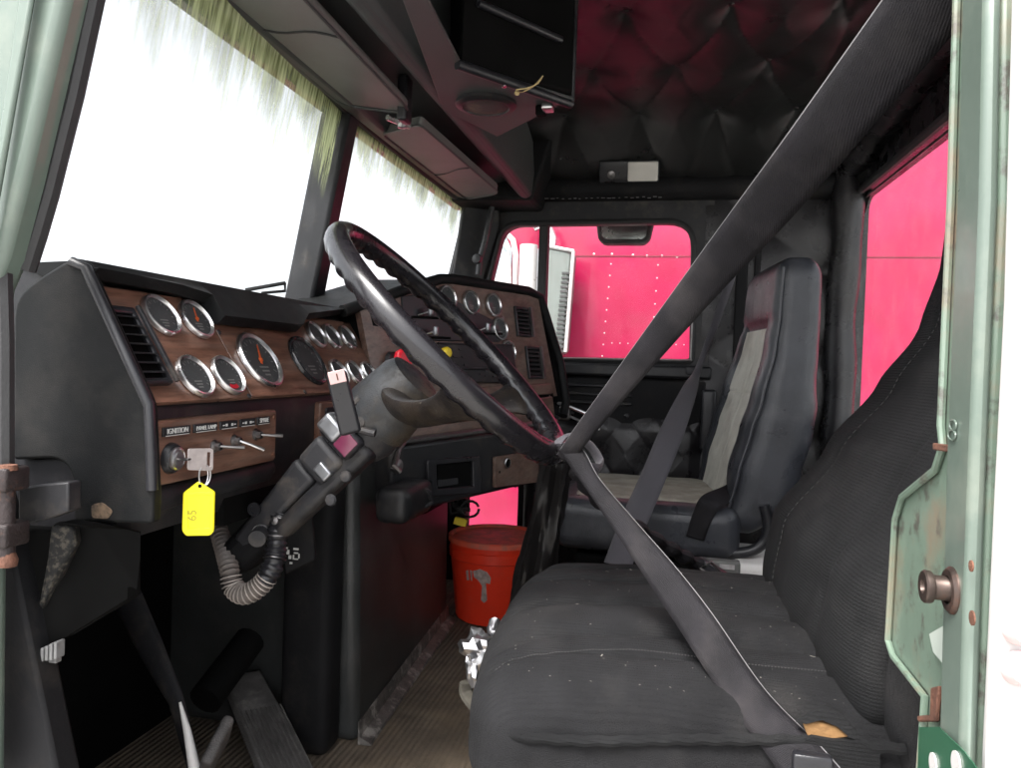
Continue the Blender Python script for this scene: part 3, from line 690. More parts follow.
# exhaust heat shield and elbow
m = MB(); yc1 = S(557, 300, .25); 
hs0 = [W(546, 246, X=XT - .22), W(573, 251, X=XT - .22), W(565, 352, X=XT - .22), W(543, 362, X=XT - .22)]
m.prism(hs0, (.16, 0, 0)); obj('heat_shield', m, M['heatshield'], tr, bevel=.02, seg=3)
m = MB()
for k in range(18): 
    p = W(567.5 - k * .45, 273 + k * 4.6, X=XT - .225); m.box(p, (.006, .055, .010))
obj('louvre', m, mat('louvre_dark', (.06, .06, .06), .5), tr)['kind'] = 'stuff'
m = MB(); m.tube([W(573.5, 251, X=XT - .225), W(565.5, 352, X=XT - .225)], .009, 6); m.tube([W(545, 245.5, X=XT - .225), W(574, 251, X=XT - .225)], .009, 6); m.tube([W(529, 245, X=XT - .2), W(526, 330, X=XT - .2)], .045, 10); obj('stack_trim', m, M['white'], tr)
m = MB(); m.tube([W(535, 250, X=XT - .15), W(532, 340, X=XT - .15)], .05, 12); m.tube([W(552, 247, X=XT - .1), W(553, 238, X=XT - .1), W(549, 228, X=XT - .1), W(542, 224, X=XT - .1), W(534, 228, X=XT - .1)], .022, 10)
obj('exhaust_pipe', m, M['chrome'], tr)
for yy in (yc + .1, yc + 2.1, yc - 3.6):
    m = MB(); m.lathe([(.30, 0), (.47, 0), (.5, .05), (.5, .28), (.3, .28)], (XT + .02, yy, -.65), (1, 0, 0), 32); obj('tyre', m, M['rubber'], tr)

# look-down mirror over the passenger window, outside
XM = XP + .12
mp = [W(595, 214, X=XM), W(656, 214, X=XM), W(650, 239, X=XM), W(644, 244, X=XM), W(604, 244, X=XM), W(598, 239, X=XM)]
lm = thing('look_down_mirror', W(625, 244, X=XM), 'small rounded look-down mirror in black housing above the passenger window', 'mirror')
m = MB(); m.prism(mp, (.05, 0, 0)); obj('housing', m, M['rubber'], lm, bevel=.008, seg=3)
mq = [W(601, 214, X=XM - .003), W(650, 214, X=XM - .003), W(646, 236, X=XM - .003), W(642, 239, X=XM - .003), W(606, 239, X=XM - .003), W(602, 236, X=XM - .003)]
m = MB(); m.prism(mq, (.004, 0, 0)); obj('mirror_face', m, M['mirror'], lm)
# wiper behind the near pane
wp_ = MB(); wp_.tube([W(246, 290, X=1.33), W(285, 283, X=1.40)], .004, 6); wp_.tube([W(285, 283, X=1.40), W(285, 291, X=1.40), W(262, 293, X=1.35)], .003, 6)
tag(obj('windshield_wiper', wp_, M['rubber']), 'dark wiper blade resting on the windshield above the dash', 'wiper')
# ================================================================= DASHBOARD
XN = .74
A = W(148, 404, X=XN); B = W(85, 285, X=XN)
tdir = (B - A).normalized()              # up the slanted fascia
nF = V((0, -tdir.z, tdir.y)); nF = nF if nF.y < 0 else -nF     # faces the driver, slightly up
nF.normalize()
FP = (A, nF)
XE = 1.47
dash = thing('dashboard', (1.4, .75, .5), 'black wraparound dashboard with wood grain panels, round gauges and switch panel', 'dashboard')
T0, T1 = W(76, 258, X=XN - .02), W(330, 305, Y=W(76, 258, X=XN - .02).y)
# body of near section (profile in YZ)
prof = [A + V((0, .012, -.002)), B + V((0, .012, 0)), T0 + V((0, .03, -.008)), T0 + V((0, .16, .0)), T0 + V((0, .22, -.1)), V((XN, .92, .50)), V((XN, A.y + .05, .52)), V((XN, A.y + .012, .60))]
m = MB(); m.prism([V((XN, p.y, p.z)) for p in prof], (XE - XN + .03, 0, 0)); obj('dash_body', m, M['plastic'], dash)
# brow (padded lip); lower edge drops to the right as in the photo
def onF(px, py, off=0): return W(px, py, plane=(A + nF * off, nF))
L = [onF(82, 277, .012), onF(130, 285, .012), onF(175, 294, .012), onF(205, 303, .012), onF(217, 324, .012), onF(296, 332, .012), onF(303, 320, .012), onF(345, 314, .012), onF(353, 313, .012)]
Tt = [V((p.x, T0.y, T0.z)) for p in L]
Tt[0].x = XN - .004; L[0].x = XN - .004
m = MB(); n = len(L); back = V((0, .10, -.004))
vs = []; fs = []
for i in range(n):
    vs += [L[i], L[i] + V((0, -.012, .012)), Tt[i] + V((0, -.006, -.008)), Tt[i], Tt[i] + back, L[i] + V((0, .06, 0))]
for i in range(n - 1):
    for k in range(6): fs.append((i*6+k, i*6+(k+1) % 6, (i+1)*6+(k+1) % 6, (i+1)*6+k))
fs += [tuple(range(6)), tuple((n-1)*6 + k for k in range(6))]
m.add(vs, fs); obj('brow', m, M['dash_pad'], dash, bevel=.009, seg=3)
# end panel
XS = XN - .014
ep = [W(74, 256, X=XS), W(30, 283, X=XS), W(14, 302, X=XS), W(13, 460, X=XS), W(60, 458, X=XS), W(72, 474, X=XS), W(74, 522, X=XS), W(152, 524, X=XS), W(153, 490, X=XS), W(149, 404, X=XS), W(84, 262, X=XS)]
m = MB(); m.prism(roundpoly(ep, [.02, .03, .02, .005, .02, .012, .006, .006, .005, .012, .006], 4), (.016, 0, 0)); obj('end_panel', m, M['dash_pad'], dash, bevel=.006, seg=3)
m = MB(); m.tube([W(72, 262, X=XS), W(86, 268, X=XS), W(149, 405, X=XS), W(151, 450, X=XS), W(152, 490, X=XS)], .0062, 10); obj('end_edge_roll', m, M['plastic_clean'], dash)
m = MB(); m.prism(roundpoly([W(91, 505, X=XS - .0006), W(102, 502, X=XS - .0006), W(113, 511, X=XS - .0006), W(108, 519, X=XS - .0006), W(92, 518, X=XS - .0006)], .004, 3), (.002, 0, 0)); obj('worn_corner', m, mat('bare_worn_plastic', (.12, .08, .05), .8, var=.5, vscale=90, dust=((.02, .018, .016), 50, .5, .6, .8)), dash)
# wood fascia
P1, P2, P3, P4 = A + nF * .002, V((XE, A.y, A.z)) + nF * .002, V((XE, B.y, B.z)) + nF * .002, B + nF * .002
m = MB(); m.prism([P1, P2, P3, P4], nF * -.008); obj('fascia_panel', m, M['wood_red'], dash)
m = MB(); s0, s1 = onF(216, 330, .003), onF(252, 396, .003); m.tube([s0, s1], .0007, 6); obj('panel_joint', m, M['wood'], dash)

def screw(mb, c, nrm, r=.004):
    mb.lathe([(0, .0016), (r * .8, .0014), (r, 0)], c, nrm, 12)
def gauge(c, nrm, r, up, needle=None, bezel='chrome', red=False, ticks=9, face=None):
    nrm = nrm.normalized(); up = (up - nrm * up.dot(nrm)).normalized(); side = up.cross(nrm)
    m = MB()
    m.lathe([(r, 0), (r * .995, .004), (r * .96, .0065), (r * .92, .0070), (r * .885, .0055), (r * .87, .0048), (r * .85, .0052), (r * .83, .0045), (r * .82, .003)], c, nrm, 40)
    g_ = obj('gauge', m, M[bezel] if isinstance(bezel, str) else bezel, dash)
    m = MB(); m.lathe([(r * .84, .0022), (0, .0022)], c, nrm, 32); obj('dial', m, M['dial'], g_)
    m = MB()
    for k in range(ticks * 2 - 1):
        a = R(-125 + 250 * k / (ticks * 2 - 2)); d = up * math.cos(a) + side * math.sin(a); big = k % 2 == 0
        q = up * -math.sin(a) + side * math.cos(a)
        l0, l1, w_ = r * (.60 if big else .66), r * .74, r * (.022 if big else .012)
        p0, p1 = c + nrm * .0026 + d * l0, c + nrm * .0026 + d * l1
        m.add([p0 - q * w_, p0 + q * w_, p1 + q * w_, p1 - q * w_], [(0, 1, 2, 3)])
    for k in range(3):
        p0 = c + nrm * .0026 - up * r * (.25 + .14 * k); hw = r * (.26 - .05 * k); hh_ = r * .03
        m.add([p0 - side * hw - up * hh_, p0 + side * hw - up * hh_, p0 + side * hw + up * hh_, p0 - side * hw + up * hh_], [(0, 1, 2, 3)])
    obj('dial_marks', m, M['dialmark'], g_, smooth=False, recalc=False)
    if red:
        m = MB(); vs = []
        for k in range(9):
            a = R(150 + 60 * k / 8); d = up * math.cos(a) + side * math.sin(a)
            vs += [c + nrm * .0027 + d * r * .5, c + nrm * .0027 + d * r * .7]
        m.add(vs, [(2*k, 2*k+1, 2*k+3, 2*k+2) for k in range(8)]); obj('red_arc', m, M['red_knob'], g_, smooth=False)
    if needle is not None:
        a = R(needle); d = up * math.cos(a) + side * math.sin(a); q = up * -math.sin(a) + side * math.cos(a)
        m = MB(); m.hexa([c + nrm * .0032 - d * r * .15 - q * r * .05, c + nrm * .0032 - d * r * .15 + q * r * .05, c + nrm * .0032 + d * r * .62 + q * r * .02, c + nrm * .0032 + d * r * .62 - q * r * .02],
               [c + nrm * .004 - d * r * .15 - q * r * .05, c + nrm * .004 - d * r * .15 + q * r * .05, c + nrm * .004 + d * r * .62 + q * r * .02, c + nrm * .004 + d * r * .62 - q * r * .02])
        m.lathe([(0, .006), (r * .08, .005), (r * .09, .003)], c, nrm, 12); obj('needle', m, M['orange'], g_)
    m = MB(); m.lathe([(r * .84, .0045), (r * .5, .0056), (0, .0060)], c, nrm, 32); obj('lens', m, M['gauge_glass'], g_)
M['dialmark'] = mat('dial_marking', (.28, .28, .27), .6)
M['blackbezel'] = mat('black_bezel', (.02, .02, .022), .25, coat=.4)
UPF = tdir
for (x, y, r, nd, bz, red) in [(160, 316, .0300, None, 'chrome', False), (195, 320, .0300, 18, 'chrome', False), (194, 377, .0300, None, 'chrome', False), (227, 376, .0300, None, 'chrome', True),
                          (259, 361, .0470, 25, 'chrome', False), (307, 361, .0470, None, 'blackbezel', False),
                          (315, 335, .027, None, 'chrome', False), (331, 337, .027, None, 'chrome', False), (346.5, 338, .027, None, 'chrome', False),
                          (338, 373, .027, None, 'chrome', False), (354, 373.5, .027, None, 'chrome', False), (368.5, 374, .027, None, 'chrome', False)]:
    gauge(onF(x, y, .003), nF, r, UPF, nd, bz, red)
# left air vent
va, vb, vc, vd = onF(97, 306, .004), onF(130, 308, .004), onF(170, 386, .004), onF(140, 386, .004)
m = MB(); cen = (va + vb + vc + vd) / 4
hwv = abs(va.x - vb.x) / 2; hhv = abs((va - vd).dot(UPF)) / 2
va, vb, vc, vd = [cen + V((sx * hwv, 0, 0)) + UPF * sy * hhv for sx, sy in ((-1, 1), (1, 1), (1, -1), (-1, -1))]
cenp = cen + V((-.0, 0, 0))
inner = [cenp + (p - cenp) * .84 for p in (va, vb, vc, vd)]
m.ring([p + nF * .006 for p in (va, vb, vc, vd)], [p + nF * .004 for p in inner], nF * -.02); v_ = obj('air_vent', m, M['plastic_clean'], dash, bevel=.002)
m = MB(); m.add([p - nF * .001 for p in inner], [(0, 1, 2, 3)]); obj('vent_back', m, M['deep_black'], v_, smooth=False)
m = MB()
for k in range(7):
    f = (k + .5) / 7; a = inner[0].lerp(inner[3], f); b = inner[1].lerp(inner[2], f)
    m.hexa([a + nF * .007 - UPF * .002, b + nF * .007 - UPF * .002, b + nF * .007, a + nF * .007], [a + nF * .0 + UPF * .003, b + nF * .0 + UPF * .003, b + nF * .0 + UPF * .005, a + nF * .0 + UPF * .005])
obj('vent_louvre', m, M['plastic'], v_)
m = MB(); a = vb.lerp(vb, 1) + nF * .006; b = vc + nF * .006; m.hexa([a, a + V((.006, 0, 0)), b + V((.006, 0, 0)), b], [a + nF * .005, a + V((.006, 0, 0)) + nF * .005, b + V((.006, 0, 0)) + nF * .005, b + nF * .005]); obj('vent_side_rail', m, M['greyplastic'], v_, bevel=.001)
m = MB()
for (x, y) in ((150, 400), (249, 396), (219, 332), (305, 392)): screw(m, onF(x, y, .003), nF)
obj('fascia_screw', m, M['greyplastic'], dash)

# switch panel under the fascia (upright plane)
YP = A.y + .000; nS = V((0, -1, 0)); 
YP = W(150, 420, X=XN + .005).y
def onS(px, py, off=0): return W(px, py, Y=YP - off)
c = [onS(149, 422), onS(277, 409), onS(277, 459), onS(149, 490)]
c[1].z = c[0].z = (c[0].z + c[1].z) / 2; c[2].z = c[3].z = (c[2].z + c[3].z) / 2
x0, x1, z0, z1 = XN - .005, c[1].x, c[3].z, c[0].z
c = [V((x0, YP, z1)), V((x1, YP, z1)), V((x1, YP, z0)), V((x0, YP, z0))]
m = MB(); m.prism(roundpoly(c, .006, 3), (0, .018, 0)); swp = obj('switch_panel', m, M['wood_red'], dash, bevel=.003, seg=3)
h_, w_ = z1 - z0, x1 - x0
def SP(fx, fz, off=0): return V((x0 + w_ * fx, YP - off, z1 - h_ * fz))
m = MB()
for f in ((.035, .16), (.035, .86), (.965, .14), (.965, .86)): screw(m, SP(*f, .001), nS, .0035)
obj('panel_screw', m, M['rust'], swp)
words_ = ['IGNITION', 'PANEL LAMP', '', '', 'SPARE']
edges = [(.10, .285), (.30, .475), (.49, .635), (.65, .79), (.80, .925)]
for (a, b), t in zip(edges, words_):
    m = MB(); m.box((SP((a + b) / 2, .185, .001)), (w_ * (b - a) * .95, .003, h_ * .14)); lb = obj('switch_label', m, M['label'], swp, bevel=.0008)
    m = MB(); 
    if t: text_mb(m, t, SP((a + b) / 2, .215, .0032), (1, 0, 0), (0, 0, 1), .0088 if len(t) < 9 else .0073, align='CENTER')
    else:
        for k in range(5):
            if k != 2: m.box(SP(a + (b - a) * (.2 + .15 * k), .185, .0028), (.004, .0006, .0014 + .002 * (k % 2)))
    m.box(SP((a + b) / 2, .245, .0028), (w_ * (b - a) * .8, .0006, .0008)); obj('label_lettering', m, M['white_mark'], lb, smooth=False)
lk = SP(.165, .60)
m = MB(); m.lathe([(.0185, 0), (.0175, .004), (.0155, .007), (.0135, .007)], lk, nS, 32); ig = obj('ignition_lock', m, M['plastic_clean'], dash)
m = MB(); m.lathe([(.0135, .006), (.0135, .010), (.0115, .011), (.010, .009), (.0085, .009), (.008, .0125), (0, .0125)], lk, nS, 32); obj('lock_barrel', m, M['chrome'], ig)
for (fx, fz, dx, dz, mt) in ((.46, .52, .019, -.002, 'steel'), (.615, .48, .023, -.013, 'chrome'), (.80, .43, .019, -.002, 'steel')):
    p = SP(fx, fz); m = MB(); m.lathe([(.0085, 0), (.0085, .002), (.006, .004), (.0058, .010), (.004, .011)], p, nS, 8); sw = obj('toggle_switch', m, M['steel'], dash)
    m = MB(); q = p + V((0, -.009, 0)); m.tube([q, q + V((dx * .35, -.012, dz * .4)), q + V((dx, -.022, dz))], [.0019, .0021, .0027], 10); obj('toggle_lever', m, M[mt], sw)
# lower roll under the switch panel
m = MB(); m.tube([V((x0 - .0, YP + .02, z0 - .018)), V((x1, YP + .02, z0 - .016)), V((x1 + .02, YP + .03, z0 - .016))], .017, 12); obj('lower_roll', m, M['plastic'], dash)
# second switch panel right of the column
c0, c1 = onS(321, 402), onS(346, 398); 
m = MB(); cc = [V((c0.x, YP, z1 + .005)), V((1.50, YP, z1 + .005)), V((1.50, YP, z0 + .01)), V((c0.x, YP, z0 + .01))]; m.prism(roundpoly(cc, .006, 3), (0, .018, 0)); obj('wood_switch_panel', m, M['wood_red'], dash, bevel=.003)
m = MB(); m.prism(roundpoly([V((c0.x + .015, YP - .003, z1 - .005)), V((1.35, YP - .003, z1 - .005)), V((1.35, YP - .003, z0 + .03)), V((c0.x + .015, YP - .003, z0 + .03))], .006, 3), (0, .004, 0)); obj('dark_inset', m, M['plastic_clean'], dash)

# ---- wing and centre stack
SU = V((math.cos(R(22)), -math.sin(R(22)), 0)); 
C0 = V((1.47, A.y + .035, 0))
nC = V((-SU.y * -1, 0, 0)); nC = V((-math.sin(R(22)), -math.cos(R(22)), 0)); tilt = V((0, 0, 1)) * math.cos(R(10)) - nC * math.sin(R(10))
tilt.normalize(); nC = tilt.cross(SU).normalized(); 
if nC.dot(CAM - C0) < 0: nC = -nC
Cb = V((1.47, A.y + .0, .66))
CP = (Cb, nC)
def onC(px, py, off=0): return W(px, py, plane=(Cb + nC * off, nC))
def CQ(p): d = p - Cb; return d.dot(SU), d.dot(tilt)
def CX(s_, t_, off=0): return Cb + SU * s_ + tilt * t_ + nC * off
sL, sR = CQ(onC(372, 345))[0], CQ(onC(556, 385))[0]
tT = CQ(onC(535, 292))[1]; tB = CQ(onC(556, 396))[1]; sTR = CQ(onC(538, 300))[0]
tM = CQ(onC(455, 280))[1]; sM = CQ(onC(452, 279))[0]
# face outline (slanted left top as seen)
o1 = [CX(sL, tB), CX(sR, tB), CX(sTR, tT), CX(CQ(onC(448, 281))[0], CQ(onC(448, 281))[1]), CX(CQ(onC(360, 310))[0], CQ(onC(360, 310))[1])]
m = MB(); m.prism(o1, nC * -.015); obj('centre_panel', m, M['wood'], dash)
bk = V((.05, .22, 0))
top = [onC(343, 309, .0), onC(440, 277, .0), onC(450, 276), onC(534, 289), onC(545, 297)]
m = MB(); m.tube([onC(343, 311, -.005), onC(400, 291, -.0), onC(440, 279, .0), onC(452, 279), onC(528, 291), onC(540, 297), onC(560, 362), onC(566, 402), onC(563, 416)], .0125, 10); obj('centre_edge_roll', m, M['dash_pad'], dash)
# hood behind
hp_ = [onC(343, 311), onC(440, 279), onC(452, 279), onC(528, 291), onC(540, 297), onC(560, 362), onC(566, 402)]
m = MB(); vs = [p - nC * .004 for p in hp_] + [p + V((.03, .20 if i < 5 else .12, .0)) for i, p in enumerate(hp_)]; k_ = len(hp_)
m.add(vs, [(i, i + 1, k_ + i + 1, k_ + i) for i in range(k_ - 1)] + [tuple(range(k_, 2 * k_))]); obj('centre_hood', m, M['dash_pad'], dash, ang=60)
# gauges of the stack
for (x, y, r, nd) in [(447, 298, .030, None), (470.5, 302.5, .030, None), (493, 305, .030, None), (499.5, 329, .030, None), (508, 351.5, .029, None), (478, 353, .029, 40)]:
    gauge(onC(x, y, .003), nC, r, tilt, nd)
m = MB(); 
for (x, y) in ((549, 387), (549.5, 397), (503, 318)): screw(m, onC(x, y, .003), nC, .006)
obj('centre_screw', m, M['steel'], dash)
# stack vents
for (qa, qb, qc, qd) in [((510, 305), (526, 307), (537, 339), (519, 336)), ((521, 345), (537, 347), (549, 380), (529, 378))]:
    pp = [onC(*q, .004) for q in (qa, qb, qc, qd)]; cc = sum(pp, V((0, 0, 0))) / 4
    s_a, t_a = CQ(cc); hw_ = .034; hh_ = (CQ(pp[0])[1] - CQ(pp[3])[1]) / 2
    oo = [CX(s_a + a_ * hw_, t_a + b_ * hh_, .008) for a_, b_ in ((-1, 1), (1, 1), (1, -1), (-1, -1))]; ii = [cc + (p - cc) * .82 for p in oo]
    m = MB(); m.ring(oo, ii, nC * -.02); v_ = obj('air_vent', m, M['plastic_clean'], dash, bevel=.002)
    m = MB(); m.add([p - nC * .005 for p in ii], [(0, 1, 2, 3)]); obj('vent_back', m, M['deep_black'], v_, smooth=False)
    m = MB()
    for k in range(6):
        f = (k + .5) / 6; a = ii[0].lerp(ii[3], f); b = ii[1].lerp(ii[2], f); m.hexa([a, b, b - tilt * .003, a - tilt * .003], [a - nC * .004 + tilt * .004, b - nC * .004 + tilt * .004, b - nC * .004 + tilt * .002, a - nC * .004 + tilt * .002])
    obj('vent_louvre', m, M['plastic'], v_)
    m = MB(); a, b = oo[1] + nC * .002, oo[2] + nC * .002; m.hexa([a, a - SU * .008, b - SU * .008, b], [a + nC * .006, a - SU * .008 + nC * .006, b - SU * .008 + nC * .006, b + nC * .006]); obj('vent_side_rail', m, M['steel'], v_)
# climate levers, radio
def plate(name, q, mt, off=.004, d=.008, bev=.002, par=dash):
    pp = [onC(*a, off) for a in q]; m = MB(); m.prism(pp, nC * -d); return obj(name, m, mt, par, bevel=bev)
plate('lever_panel', [(402, 296), (440, 292), (505, 326), (500, 342), (404, 340)], M['plastic_clean'])
plate('radio', [(438, 343), (512, 344), (520, 383), (438, 382)], M['plastic'], .010, .02, .003)
m = MB()
for (x, y, w2, h2) in [(444, 349, 4, 1.6), (452, 349.4, 4, 1.6), (460, 349.6, 5, 1.6), (446, 357, 3, 3), (455, 356.5, 6, 1.5), (463, 357, 5, 1.5), (455, 364, 6, 1.5), (465, 365, 4, 1.5), (444, 366, 3, 3), (486, 371, 5, 1.6), (494, 371.5, 5, 1.6), (502, 372, 5, 1.6), (480, 374, 2, 2), (472, 377, 3, 2), (486, 376, 5, 1.6), (494, 376.5, 5, 1.6), (502, 377, 5, 1.6)]:
    c = onC(x, y, .0125); m.hexa([c - SU * w2 * .0012 - tilt * h2 * .0012, c + SU * w2 * .0012 - tilt * h2 * .0012, c + SU * w2 * .0012 + tilt * h2 * .0012, c - SU * w2 * .0012 + tilt * h2 * .0012],
        [c + nC * .002 - SU * w2 * .0012 - tilt * h2 * .0012, c + nC * .002 + SU * w2 * .0012 - tilt * h2 * .0012, c + nC * .002 + SU * w2 * .0012 + tilt * h2 * .0012, c + nC * .002 - SU * w2 * .0012 + tilt * h2 * .0012])
rb = obj('radio_button', m, M['greyplastic'], dash); rb['kind'] = 'stuff'
m = MB(); m.tube([onC(440, 368, .012), onC(512, 369, .012)], .0025, 6); m.tube([onC(438, 343, .012), onC(512, 345, .012)], .002, 6); obj('radio_trim', m, M['plastic_clean'], dash)
for (x, y, dx) in ((431, 311, -13), (436, 331, -13), (488, 327, -10)):
    p = onC(x, y, .022); q = onC(x + dx, y + 4, .006)
    m = MB(); m.tube([q, p], [.0015, .0025], 8); lv = obj('climate_lever', m, M['chrome'], dash)
    m = MB(); m.rbox((.020, .010, .024), .006, 2, 3, lambda a, b: a + p); obj('lever_knob', m, M['alu'], lv)
    m = MB(); m.tube([onC(x + dx - 6, y + 6, .0055), onC(x + 14, y + 7, .0055)], .003, 6); obj('lever_slot', m, M['deep_black'], lv)
# red and yellow air knobs
for (x, y, mt, nm, r_) in ((397, 361, 'red_knob', 'red_push_knob', .024), (440, 354, 'yellow2', 'yellow_push_knob', .014)):
    p = onC(x, y, 0.004); m = MB()
    m.lathe([(.008, 0), (.008, .012)], p, nC, 12)
    m.lathe([(r_ * .9, .010), (r_, .013), (r_, .022), (r_ * .8, .027), (0, .028)], p, nC, 8); obj(nm, m, M[mt], dash, bevel=.002)
m = MB(); m.lathe([(.022, .003), (.020, .012), (.012, .014)], onC(391, 362), nC, 20); obj('knob_collar', m, M['plastic_clean'], dash)
# lower wood trim under the stack
plate('lower_wood_trim', [(395, 392), (551, 383), (553, 394), (395, 404)], M['wood'], .012, .02, .004)
plate('lower_wood_rail', [(395, 420), (553, 396), (556, 420), (395, 440)], M['wood'], .012, .02, .004)
plate('trim_groove', [(395, 404), (553, 393), (554, 398), (395, 420)], M['deep_black'], .004, .012, 0)
# lower black console with ashtray and socket plate
nL = V((-math.sin(R(22)), -math.cos(R(22)), 0)); 
Lb = W(560, 420, plane=(Cb, nC)); Lb = V((Lb.x, Lb.y, 0)) + nL * .02
def onL(px, py, off=0): return W(px, py, plane=(Lb + nL * off, nL))
lc = [onL(392, 446), onL(556, 424), onL(556, 478), onL(430, 508), onL(392, 508)]
m = MB(); m.prism(lc, -nL * .22); obj('lower_console', m, M['plastic'], dash, bevel=.01, seg=3)
m = MB(); m.tube([onL(405, 441, .01), onL(556, 421, .01)], .007, 8); m.tube([onL(405, 441, .01), onL(398, 452, .03), onL(392, 470, .04)], .005, 8); obj('bright_edge', m, M['steel'], dash)
def Lbx(q, off, d, mt, name, bev=.003, par=dash, rad=.006):
    m = MB(); m.prism(roundpoly([onL(*a, off) for a in q], rad, 3), -nL * d); return obj(name, m, mt, par, bevel=bev)
oo = roundpoly([onL(*a, .010) for a in ((428, 460), (481, 456), (482, 493), (429, 497))], .008, 4); ii = roundpoly([onL(*a, .010) for a in ((437, 465), (474, 461), (474, 486), (438, 489))], .002, 4)
m = MB(); m.ring(oo, ii, -nL * .02); at = obj('ashtray_slot', m, M['plastic_clean'], dash, bevel=.003)
Lbx(((437, 465), (474, 461), (474, 486), (438, 489)), .002, .002, M['deep_black'], 'slot_recess', 0, at, .001)
Lbx(((438, 480), (458, 478), (458, 484), (438, 487)), .006, .002, M['greyplastic'], 'slot_spring', 0, at, .001)
sp_ = Lbx(((495, 457), (546, 449), (547, 481), (495, 488)), .008, .008, M['wood'], 'socket_plate', .002)
m = MB(); cc = onL(507, 463, .010); m.lathe([(.0125, 0), (.0125, .003), (.0105, .004), (.0100, .001)], cc, nL, 24); obj('socket_ring', m, M['chrome'], sp_)
m = MB(); m.lathe([(.0102, .0035), (0, .0035)], cc, nL, 20); m.lathe([(.0035, .002), (0, .003)], onL(499, 472, .009), nL, 12); obj('socket_hole', m, M['deep_black'], sp_)
m = MB(); m.tube([onL(398, 452, .03), onL(394, 466, .045), onL(400, 472, .05)], .006, 8); m.lathe([(0, .006), (.014, .004), (.016, 0)], onL(397, 466, .03), nL, 10); obj('column_bracket', m, M['steel'], dash)
# cup bracket below
m = MB(); cc = onL(410, 500, .03); m.rbox((.16, .07, .07), .02, 4, 4, lambda p, q: p + cc + V((-.03, .0, 0.005))); obj('bracket_tray', m, M['plastic'], dash)
m = MB(); m.tube([onL(418, 488, .06), onL(429, 492, .06), onL(431, 502, .06), onL(422, 508, .06)], .006, 8); obj('tray_lip', m, M['greyplastic'], dash)
# underside filler behind column
m = MB(); m.box((1.23, YP + .19, .60), (.55, .30, .20)); obj('under_dash_duct', m, M['deep_black'], dash)
m = MB(); m.box((1.90, .75, .60), (.9, .30, .50)); obj('passenger_dash_body', m, M['deep_black'], dash, bevel=.02)

# wiring bundle with yellow tag under the console
wb = thing('wiring_bundle', W(462, 515, X=2.0), 'loose black wires with small yellow tag hanging under the dash above the red bucket', 'wires')
m = MB()
for k in range(5):
    a = k * 1.3; pts = [W(448 + k * 3, 498, X=1.95), W(452 + 8 * math.cos(a), 508 + 5 * math.sin(a), X=1.93), W(464 + 8 * math.sin(a * 2), 514 - 4 * math.cos(a), X=1.93), W(470 + 4 * math.cos(a), 505, X=1.94), W(462, 499, X=1.96)]
    m.tube([pts[0]] + [sum((pts[i + j] for j in range(2)), V((0,0,0))) / 2 for i in range(4)] + [pts[-1]], .0035, 6)
m.tube([W(470 + 9 * math.cos(i * .5), 509 + 8 * math.sin(i * .5), X=1.93) for i in range(13)], .0038, 6); obj('wire', m, M['rubber'], wb)
m = MB(); m.prism([W(455, 517, X=1.90), W(467, 520, X=1.90), W(465, 527, X=1.90), W(453, 524, X=1.90)], (.012, 0, 0)); obj('yellow_wire_tag', m, M['yellow2'], wb, bevel=.001)

# ================================================================= KEY AND TAG
key = thing('ignition_key', lk + V((0, -.03, 0)), 'flat silver key turned in the ignition lock', 'key')
kb = lk + V((.0, -.012, 0))
m = MB(); m.box(kb + V((0, -.006, 0)), (.008, .014, .0024)); obj('key_blade', m, M['steel'], key, bevel=.0004)
ku = V((.86, -.50, -.05)).normalized(); kv = V((0, 0, 1)); kn = ku.cross(kv).normalized(); kc_ = kb + V((0, -.010, 0))
def KP(a, b): return kc_ + ku * a + kv * b + kn * -.0012
o_ = roundpoly([KP(.0, -.0125), KP(.031, -.0145), KP(.031, .0125), KP(.0, .0125)], [.003, .004, .004, .003], 4); i_ = roundpoly([KP(.0235, -.009), KP(.0275, -.009), KP(.0275, .008), KP(.0235, .008)], .001, 4)
m = MB(); m.ring(o_, i_, kn * .0024); obj('key_bow', m, mat('nickel_key', (.42, .37, .36), .42, metal=.35, var=.15, vscale=90), key, bevel=.0006)
m = MB(); text_mb(m, '0041', KP(.013, -.006) + kn * .0026, (kv), -ku, .0055); 
tg = thing('key_tag', kc_ + V((0, 0, -.1)), 'bright yellow plastic key tag with faint pencil 65 hanging from the ignition key', 'key tag')
tc0 = W(198, 508, X=kc_.x + .012)
th = W(199, 484, X=kc_.x + .012)
m = MB(); rr0 = (KP(.026, -.010) + th) / 2; hh2 = abs(KP(.026, -.010).z - th.z) / 2 + .003
m.tube([rr0 + V((.0045 * math.sin(t) * 1.3, -.002 * math.sin(t), hh2 * math.cos(t))) for t in [i * math.pi / 10 for i in range(20)]], .0009, 8, closed=True); 
m.tube([rr0 + V((.002 + .0045 * math.sin(t) * 1.3, -.004 * math.sin(t), hh2 * math.cos(t))) for t in [i * math.pi / 10 for i in range(20)]], .0009, 8, closed=True); obj('split_ring', m, M['chrome'], tg)
TX = kc_.x + .012
toward = (CAM - tc0); toward.z = 0; toward.normalize(); tux = V((0, 0, 1)).cross(toward).normalized() 
tux = (tux + toward * .15).normalized(); tn = tux.cross(V((0, 0, 1))).normalized()
if tn.dot(toward) < 0: tn = -tn
if tux.dot(RT) < 0: tux = -tux
def TP(px, py, off=0): return W(px, py, plane=(th + tn * off, tn))
ot = [TP(198.5, 481), TP(215, 492), TP(214, 531), TP(210, 535.5), TP(186, 536), TP(182, 531), TP(183, 493)]
m = MB(); m.prism(roundpoly(ot, .0025, 4), -tn * .003); tb = obj('tag_body', m, M['yellow'], tg, bevel=.0007)
